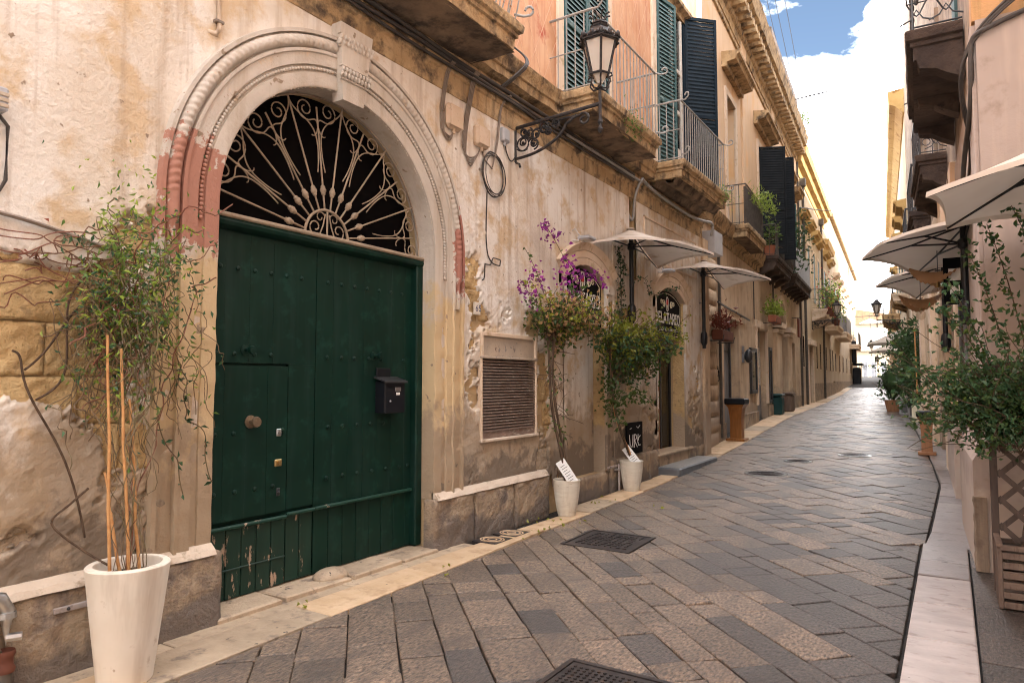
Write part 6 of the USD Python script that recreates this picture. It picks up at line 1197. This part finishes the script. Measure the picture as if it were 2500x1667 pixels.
# sloping-topped plinth blocks along the base
for y0, y1, lab in ((7.1, 9.3, 0), (10.95, 13.4, 1)):
    pr = np.array([(0, -.05), (.13, -.05), (.13, .92), (.02, 1.12), (0, 1.12)])
    part('plinth_block', MB().sweep([y0, y1], lambda k: np.stack([np.full(5, k), pr[:, 0], pr[:, 1]], 1)), 'cream_wall', HR, WR)
part('plinth_stone', rough_block(7.06, 7.14, 0, .62, .14, .02, .03, 3, .01, .1), 'brown_stone', HR, WR); part('low_wall', MB().box((9.3, -.02, -.05), (9.7, .05, .55)).box((13.4, -.02, -.05), (30, .06, .75)), 'plinth_stone', HR, WR)
def iron_balcony(W, s0, s1, N, z0, z1, rail):
    p = balcony(HR, W, s0, s1, N, z0, z1, rail, 'black_metal', 'dark_stone', 'dark_stone', hooks=False, pitch=.5, rb=.014, corbels=3)
    zr = z1 + rail
    for k in range(2):
        u = MB()
        def lyre(y, n, dy, dn):
            f = lambda a, z: (y + dy * a, n + dn * a, z)
            u.tube([f(-.10, zr - .1), f(-.10, zr - .45), f(-.09, z1 + .32), f(-.03, z1 + .2), f(0, z1 + .17), f(.03, z1 + .2), f(.09, z1 + .32), f(.10, zr - .45), f(.10, zr - .1)], .009, 5)
            u.tube([f(-.16, z1 + .10), f(-.06, z1 + .14), f(0, z1 + .24), f(.06, z1 + .14), f(.16, z1 + .10)], .009, 5); u.sphere(f(0, z1 + .34), .025, 1, (1, 1, 2)); u.sphere(f(0, z1 + .42), .014, 1); u.tube([f(-.1, z1 + .32), f(.1, z1 + .32)], .008, 4)
            u.tube([f(.07 * math.cos(a), zr - .10 + .07 * math.sin(a)) for a in np.linspace(0, 6.28, 12)], .009, 4)
        if k == 0:
            for y in np.arange(s0 + .2, s1 - .1, .30): lyre(y, N - .05, 1, 0)
        else:
            for n in np.arange(.14, N - .05, .27): lyre(s0 + .05, n, 0, 1); lyre(s1 - .05, n, 0, 1)
        part('lyre_pattern', u, 'black_metal', p, W, kind=None)
    part('band', MB().cbox((s0, N - .06, zr - .03), (s1, N - .03, zr + .02)).cbox((s0 + .03, 0, zr - .03), (s0 + .06, N - .06, zr + .02)), 'black_metal', p, W); return p
iron_balcony(WR, 8.35, 10.9, .50, 5.05, 5.36, 1.05); iron_balcony(WR2, 13.1, 15.6, .42, 5.05, 5.36, 1.05); iron_balcony(WR2, 17.4, 20.0, .38, 5.05, 5.36, 1.05); iron_balcony(WR2, 21.8, 24.2, .38, 5.05, 5.36, 1.05)
HT = thing('golden_palace', 'tall golden palace with projecting cornices behind the dark balconies', 'house', (2.5, 36, .5))
part('wall', MB().poly(sbox(30, -.1, 58, 12.6), -.6, .0, mapA), 'far_wall', HT, WR2); part('south_face', MB().box((30, -9, -.1), (30.01, .0, 12.6)), 'far_wall', HT, WR2)
part('roof_cornice', run([(-.04, 12.0), (.04, 12.0), (.3, 12.3), (.5, 12.4), (.55, 12.9), (-.3, 13.0)], 30, 58, 1., .02), 'gold_trim', HT, WR2)
for y0 in (31, 34, 38, 43, 49): hoodW(HT, WR2, y0, y0 + 1.8, 8.4, 'gold_trim', .45, .4); part('shutter', MB().box((y0 + .2, .001, 5.4), (y0 + 1.6, .03, 8.2)), 'shutter_teal', HT, WR2)
balcony(HT, WR2, 32, 35, .6, 4.9, 5.2, 1.0, 'black_metal', 'clean_trim', 'weathered_trim', hooks=False, pitch=.3, rb=.014, corbels=3); balcony(HT, WR2, 46, 52, .9, 5.2, 5.6, 1.1, 'dark_rail', 'weathered_trim', 'weathered_trim', hooks=False, pitch=.4, rb=.02, corbels=4)
HU = thing('far_right_house', 'brown stone house with an arched window at the far end of the right row', 'house', (.5, 70, .6))
part('wall', MB().poly(sbox(58, -.1, 95, 8.2).difference(unary_union([sbox(62, 2, 64, 4.2), Point(63, 4.2).buffer(1)])), -.6, .3, mapA), 'weathered_trim', HU, WR2); part('cornice', run([(.2, 5.6), (.45, 5.7), (.5, 6.0), (.2, 6.1)], 58, 95, 2., .02), 'weathered_trim', HU, WR2); part('dark_inside', MB().box((60, -.9, 0), (66, -.7, 6)), 'dark_room', HU, WR2)
# things on the right
UR = 'half umbrellas on the right wall'
umbrella('big pale half umbrella at the top right, nearest to the photographer', [(5.10, 4.85, 2.93), (4.10, 5.45, 2.90), (4.21, 6.62, 2.88), (5.08, 6.92, 2.9)], (5.08, 5.85, 3.36), ((5.05, 5.88, 2.0), (5.05, 5.88, 3.3)), 'canvas_white')
umbrella('pale half umbrella over the rattan lamp, second from the photographer', [(4.42, 8.1, 3.22), (3.62, 8.51, 3.15), (3.31, 9.57, 3.15), (3.84, 10.4, 3.02), (4.36, 10.25, 3.06)], (4.40, 9.0, 3.40), ((4.37, 9.0, 2.24), (4.37, 9.0, 3.36)), 'canvas_white')
umbrella('pale half umbrella over the second rattan lamp, third from the photographer', [(4.25, 11.6, 3.30), (3.59, 11.9, 3.24), (3.17, 13.2, 3.24), (3.72, 14.3, 3.12), (4.15, 14.0, 3.15)], (4.24, 12.6, 3.5), ((4.16, 12.5, 2.05), (4.16, 12.5, 3.46)), 'canvas_white')
for k, (y, z, x) in enumerate(((34, 3.2, 1.6), (40, 3.1, 1.1))):
    w = WR2.x(y); umbrella(('far white umbrella on the right, nearer of two in the distance', 'far white umbrella on the right, farther of two in the distance')[k], [(w - .05, y - 1.6, z), (w - 1.5, y - 1.0, z), (w - 1.7, y + 1, z), (w - .1, y + 1.8, z)], (w - .1, y, z + .75), ((w - .12, y, 1.6), (w - .12, y, z + .7)), 'canvas_white')
def rattan(c, r, lab, rot):
    t = thing('rattan_lamp', lab, 'hanging lamp', c); a = np.linspace(0, 2 * math.pi, 73); P = []
    for q in np.linspace(.06, 1, 9): P.append(np.stack([c[0] + r * q * np.cos(a), c[1] + r * q * np.sin(a), c[2] + r * .82 * q * q * np.cos(2 * (a - rot)) * -.5 - .05 * q * q + .010 * np.cos(36 * a) * q], 1))
    part('shade', MB().grid(np.stack(P)), 'rattan', t, smooth=True); part('cord', MB().tube([np.array(c) + [0, 0, .0], np.array(c) + [0, 0, .42]], .005, 5), 'black_metal', t); part('ring', MB().tube([(c[0] + .03 * math.cos(x), c[1] + .03 * math.sin(x), c[2] + .02) for x in np.linspace(0, 6.28, 10)], .006, 4), 'black_metal', t)
    part('bulb', MB().sphere((c[0], c[1], c[2] - .26), .075, 2, (1, 1, 1.15)), 'clear_glass', t, smooth=True); part('socket', MB().tube([(c[0], c[1], c[2] - .05), (c[0], c[1], c[2] - .19)], .022, 8), 'brass', t); part('filament', MB().tube([(c[0] - .01, c[1], c[2] - .2), (c[0], c[1], c[2] - .29), (c[0] + .01, c[1], c[2] - .2)], .004, 4), 'brass', t)
rattan((4.11, 9.7, 2.92), .30, 'saddle-shaped rattan lamp hanging under the second umbrella', 1.35); rattan((3.82, 13.3, 2.97), .32, 'saddle-shaped rattan lamp hanging under the third umbrella, with a round bulb below', 1.7)
t = tw('security_camera', 'small dark dome camera on the wall under the second umbrella', 'camera', WR, 11.2, .1, 2.8); part('dome', MB().sphere(WR([(11.2, .10, 2.78)])[0], .06, 1), 'black_box', t, smooth=True); part('mount', MB().cbox((11.14, 0, 2.80), (11.26, .14, 2.86), .01), 'tile_white', t, WR)
t = tw('shop_board', 'dark slanted shop board with pale lettering hung under the second umbrella', 'sign', WR, 9.6, .2, 2.5); part('board', MB().cbox((9.50, .02, 2.5), (9.55, .22, 3.05), .004), 'sign_black', t, WR); part('print', MB().box((9.496, .06, 2.62), (9.4995, .16, 2.72)).box((9.496, .05, 2.78), (9.4995, .17, 2.92)), 'sign_white', t, WR)
# cable bundle and hose on the dark house
for pts, r, lab, m in (([(6.0, 7.0, 4.88), (5.2, 6.98, 4.78), (4.75, 6.98, 4.68), (4.52, 6.97, 4.60), (4.44, 7.02, 4.5), (4.43, 7.1, 4.1), (4.39, 7.6, 3.8), (4.37, 8.2, 3.62), (4.38, 8.4, 3.45)], .022, 'dark hose bent around the corner of the right house', 'dark_cable'), ([(6.0, 6.98, 5.5), (4.52, 6.98, 4.62), (4.42, 7.6, 3.95), (4.40, 8.6, 3.55), (4.38, 9.6, 3.35)], .018, 'bundle of cables running diagonally around the right corner', 'dark_cable')):
    t = thing('wall_cable', lab, 'cable', pts[3]); part('strand', MB().tube(spline(pts, 50), r, 6), m, t, smooth=True)
    if r < .02: part('strand', MB().tube(spline(np.array(pts) + [0, -.01, .03], 50), r * .7, 6), m, t, smooth=True); part('strand', MB().tube(spline(np.array(pts) + [-.01, 0, -.03], 50), r * .6, 6), m, t, smooth=True)
# trellis planter
t = thing('trellis_planter', 'weathered wooden slatted planter box with a diamond trellis, bottom right', 'planter', (4.7, 6.2, 0))
for x0, x1, y0, y1 in ((4.44, 4.47, 6.0, 6.55), (4.95, 4.98, 6.0, 6.55)): part('side_board', MB().cbox((x0, y0, .0), (x1, y1, .44), .004), 'wood_box', t)
for k in range(6): part('slat', MB().cbox((4.47, 5.985, .01 + k * .068), (4.97, 6.005, .055 + k * .068), .004), 'wood_box', t); part('slat', MB().cbox((4.47, 6.54, .01 + k * .068), (4.97, 6.56, .055 + k * .068), .004), 'wood_box', t)
part('rim_board', MB().cbox((4.46, 5.98, .41), (4.98, 6.02, .445), .004).cbox((4.435, 5.98, .43), (4.475, 6.57, .455), .004), 'wood_box', t); part('soil', MB().box((4.47, 6.0, .3), (4.95, 6.54, .36)), 'soil', t)
for x in (4.455, 4.965): part('post', MB().cbox((x - .024, 6.40, .02), (x + .024, 6.445, 1.75), .004), 'wood_shaded', t)
part('top_rail', MB().cbox((4.43, 6.40, 1.70), (4.99, 6.445, 1.75), .004), 'wood_shaded', t)
tr = sbox(4.479, .40, 4.941, 1.7)
for s in (1, -1):
    for q in np.arange(-1.6, 2.4, .20):
        L = LineString([(4.4, .4 + q if s > 0 else .4 + q + .6), (5.0, .4 + q + .6 if s > 0 else .4 + q)]).intersection(tr)
        if L.is_empty or L.length < .05: continue
        part('lattice_strip', MB().poly(L.buffer(.019, cap_style=2), 0, .009, lambda p, s=s: np.stack([p[:, 0], 6.42 + .010 * s + p[:, 2], p[:, 1]], 1)), 'wood_shaded', t)
R_ = np.random.default_rng(31); T = thing('trellis_shrub', 'loose green shrub with arching sprays growing out of the trellis planter', 'shrub', (4.7, 6.3, .4))
P = []
for k in range(9):
    a = np.array([R_.uniform(4.52, 4.95), R_.uniform(6.44, 6.53), .36]); b = np.array([R_.uniform(4.45, 4.95), R_.uniform(6.35, 6.5), R_.uniform(1.1, 1.6)]); part('branch', MB().tube(spline(wander(a, b, R_, 8, .08), 26), np.linspace(.009, .005, 26), 5), 'bark', T)
for k in range(120):
    a = np.array([R_.uniform(4.45, 4.95), R_.uniform(6.25, 6.5), R_.uniform(1.05, 1.6)]); b = np.array([np.clip(R_.normal(4.45, .33), 3.82, 5.05), np.clip(R_.normal(6.2, .25), 5.7, 6.7), np.clip(R_.normal(1.5, .27), 1.05, 2.1)])
    p = spline(wander(a, b, R_, 7, .08), 22); part('twig', MB().tube(p, np.linspace(.005, .002, 22), 4), 'bark', T); q = np.repeat(p[4:], 3, 0) + R_.normal(0, .045, (54, 3)) * [1, 1, .7]; P.append(q[R_.permutation(54)[:44]])
for a, b in (((4.6, 6.3, 1.6), (4.33, 6.2, 2.62)), ((4.7, 6.3, 1.7), (4.47, 6.3, 2.8)), ((4.5, 6.3, 1.5), (4.12, 6.2, 2.2)), ((4.5, 6.2, 1.5), (4.20, 6.1, 2.35)), ((4.5, 6.2, 1.3), (3.82, 6.1, 1.72)), ((4.4, 6.2, 1.2), (3.88, 6.0, 1.45)), ((4.8, 6.2, 1.8), (4.75, 6.2, 2.7)), ((4.5, 6.2, 1.35), (3.95, 6.1, 1.25)), ((4.5, 6.2, 1.3), (4.05, 6.0, 1.55)), ((4.5, 6.2, 1.3), (3.98, 6.15, 1.62)), ((4.9, 6.2, 1.8), (4.62, 6.2, 2.9))):
    p = spline([a, (np.array(a) + b) / 2 + [0, 0, .10], b], 30); part('spray', MB().tube(p, np.linspace(.005, .002, 30), 4), 'bark', T)
    for u in np.arange(4, 30):
        P.append(p[u] + R_.normal(0, .026 + .02 * (b[0] < 4.1), (6 if b[0] < 4.1 else 4, 3)) * [1, 1, .6])
P = np.vstack(P); P = P[(P[:, 0] > 4.15) | (R_.uniform(size=len(P)) < .55)]; P = P[(P[:, 2] > 1.02 + .12 * (P[:, 0] > 4.4) + .12 * (P[:, 0] < 4.2)) | (R_.uniform(size=len(P)) < .12)]; n = len(P); P = P[R_.permutation(n)]
for s, m, sz in ((P[:n // 2], 'leaf_right', .052), (P[n // 2:int(n * .88)], 'leaf_dark', .05), (P[int(n * .88):], 'leaf_mid', .05)): leafy(T, 'foliage', s, sz, m, R_, .55, .9, .25)
# far right greenery, counters
for k, (c, r, m, n, lab) in enumerate((((3.28, 23.4, 1.9), (.45, .9, 1.7), 'leaf_far', 900, 'tall dark climbing plant in a yellow pot by the right wall'), ((2.75, 29.6, 1.35), (.8, 1.5, 1.0), 'leaf_far', 900, 'big dark bush in pots in the middle of the right row'), ((2.15, 36.0, 1.6), (.9, 2.2, 1.5), 'leaf_far', 900, 'dark leafy tree-like bush behind the big one'), ((3.2, 24.5, 2.75), (.7, 1.6, .45), 'leaf_far', 500, 'dark plant hanging over a wooden shelf on the right'))):
    bush(lab, c, r, m, n, 40 + k, .16, nm='street_bush', cat='bush')
Rb = np.random.default_rng(8); t = thing('banana_plant', 'big-leaved dark plant in a clay pot in front of the dark bushes', 'plant', (2.5, 28.2, gz(28))); c = np.array([2.45, 28.2, gz(28) + .4])
for k in range(26):
    a = Rb.uniform(0, 6.28); e = c + np.array([math.cos(a) * Rb.uniform(.2, .65), math.sin(a) * Rb.uniform(.2, .7), Rb.uniform(.5, 1.15)]); mid = (c + e) / 2 + [0, 0, .2]; p = spline([c, mid, e], 10); d = np.cross(e - c, [0, 0, 1]); d /= np.linalg.norm(d); w = np.sin(np.linspace(0, math.pi, 10)) ** .7 * .13
    part('leaf', MB().grid(np.stack([p - d * w[:, None], p + [0, 0, -.02], p + d * w[:, None]], 1)), 'leaf_far', t)
part('pot', MB().lathe([(.001, 0), (.22, 0), (.30, .4), (.32, .42), (.26, .42), (.2, .3)], (2.45, 28.2, gz(28)), 16), 'wood_brown', t)
for c, sx, sy, h, lab in (((3.45, 24.6), .75, 1.2, .68, 'larger grey marble-topped counter on the right pavement'), ((2.98, 26.6), .5, .8, .60, 'smaller grey counter beside the larger one')):
    g = gz(c[1]); t = thing('counter', lab, 'counter', (*c, g)); part('body', MB().cbox((c[0] - sx / 2, c[1] - sy / 2, g), (c[0] + sx / 2, c[1] + sy / 2, g + h - .08), .01), 'cabinet', t); part('top', MB().cbox((c[0] - sx / 2 - .04, c[1] - sy / 2 - .04, g + h - .08), (c[0] + sx / 2 + .04, c[1] + sy / 2 + .04, g + h), .012), 'far_white', t); part('front_panel', MB().cbox((c[0] - sx / 2 + .06, c[1] - sy / 2 - .012, g + .06), (c[0] + sx / 2 - .06, c[1] - sy / 2 + .01, g + h - .14), .008), 'grey_door', t)
t = thing('yellow_pot', 'small yellow pot under the climbing plant beside the counters', 'flower pot', (3.4, 22.6, gz(22))); part('body', MB().cbox((3.25, 22.4, gz(22)), (3.6, 22.8, gz(22) + .5), .03), 'sign_gold', t); part('cane', MB().tube([(3.4, 22.6, gz(22) + .4), (3.38, 22.6, 3.1)], .02, 6), 'cane', t)
for x, y, z, L, lab in ((2.55, 34, 3.9, -1.0, 'black wall lantern under the second right umbrella, far off'), (.75, 58, 3.4, -1.5, 'black wall lantern in front of the white end house')): wall_lantern((x, y, z), -L, 0, lab, rot=math.pi)
wall_lantern((-3.4, 76, 2.8), 1.6, 0, 'black wall lantern above the dark kiosk at the end of the street')

_by = {}
for pr in stage.GetPrimAtPath('/World').GetChildren():
    c = pr.GetCustomDataByKey('category')
    if c and not pr.GetCustomDataByKey('group'): _by.setdefault(c, []).append(pr)
for c, l in _by.items():
    if len(l) > 1:
        for pr in l: pr.SetCustomDataByKey('group', {'house': 'houses along the street', 'plant': 'plants in pots and on balconies', 'cable': 'cables on the walls', 'pipe': 'pipes on the walls', 'street lamp': 'wall lanterns along the street', 'umbrella': 'half umbrellas on the right wall' if float(_loc[str(pr.GetPath())][0]) > 2 or 'far' in pr.GetCustomDataByKey('label') else 'half umbrellas on the left wall'}.get(c, c + 's of the street'))
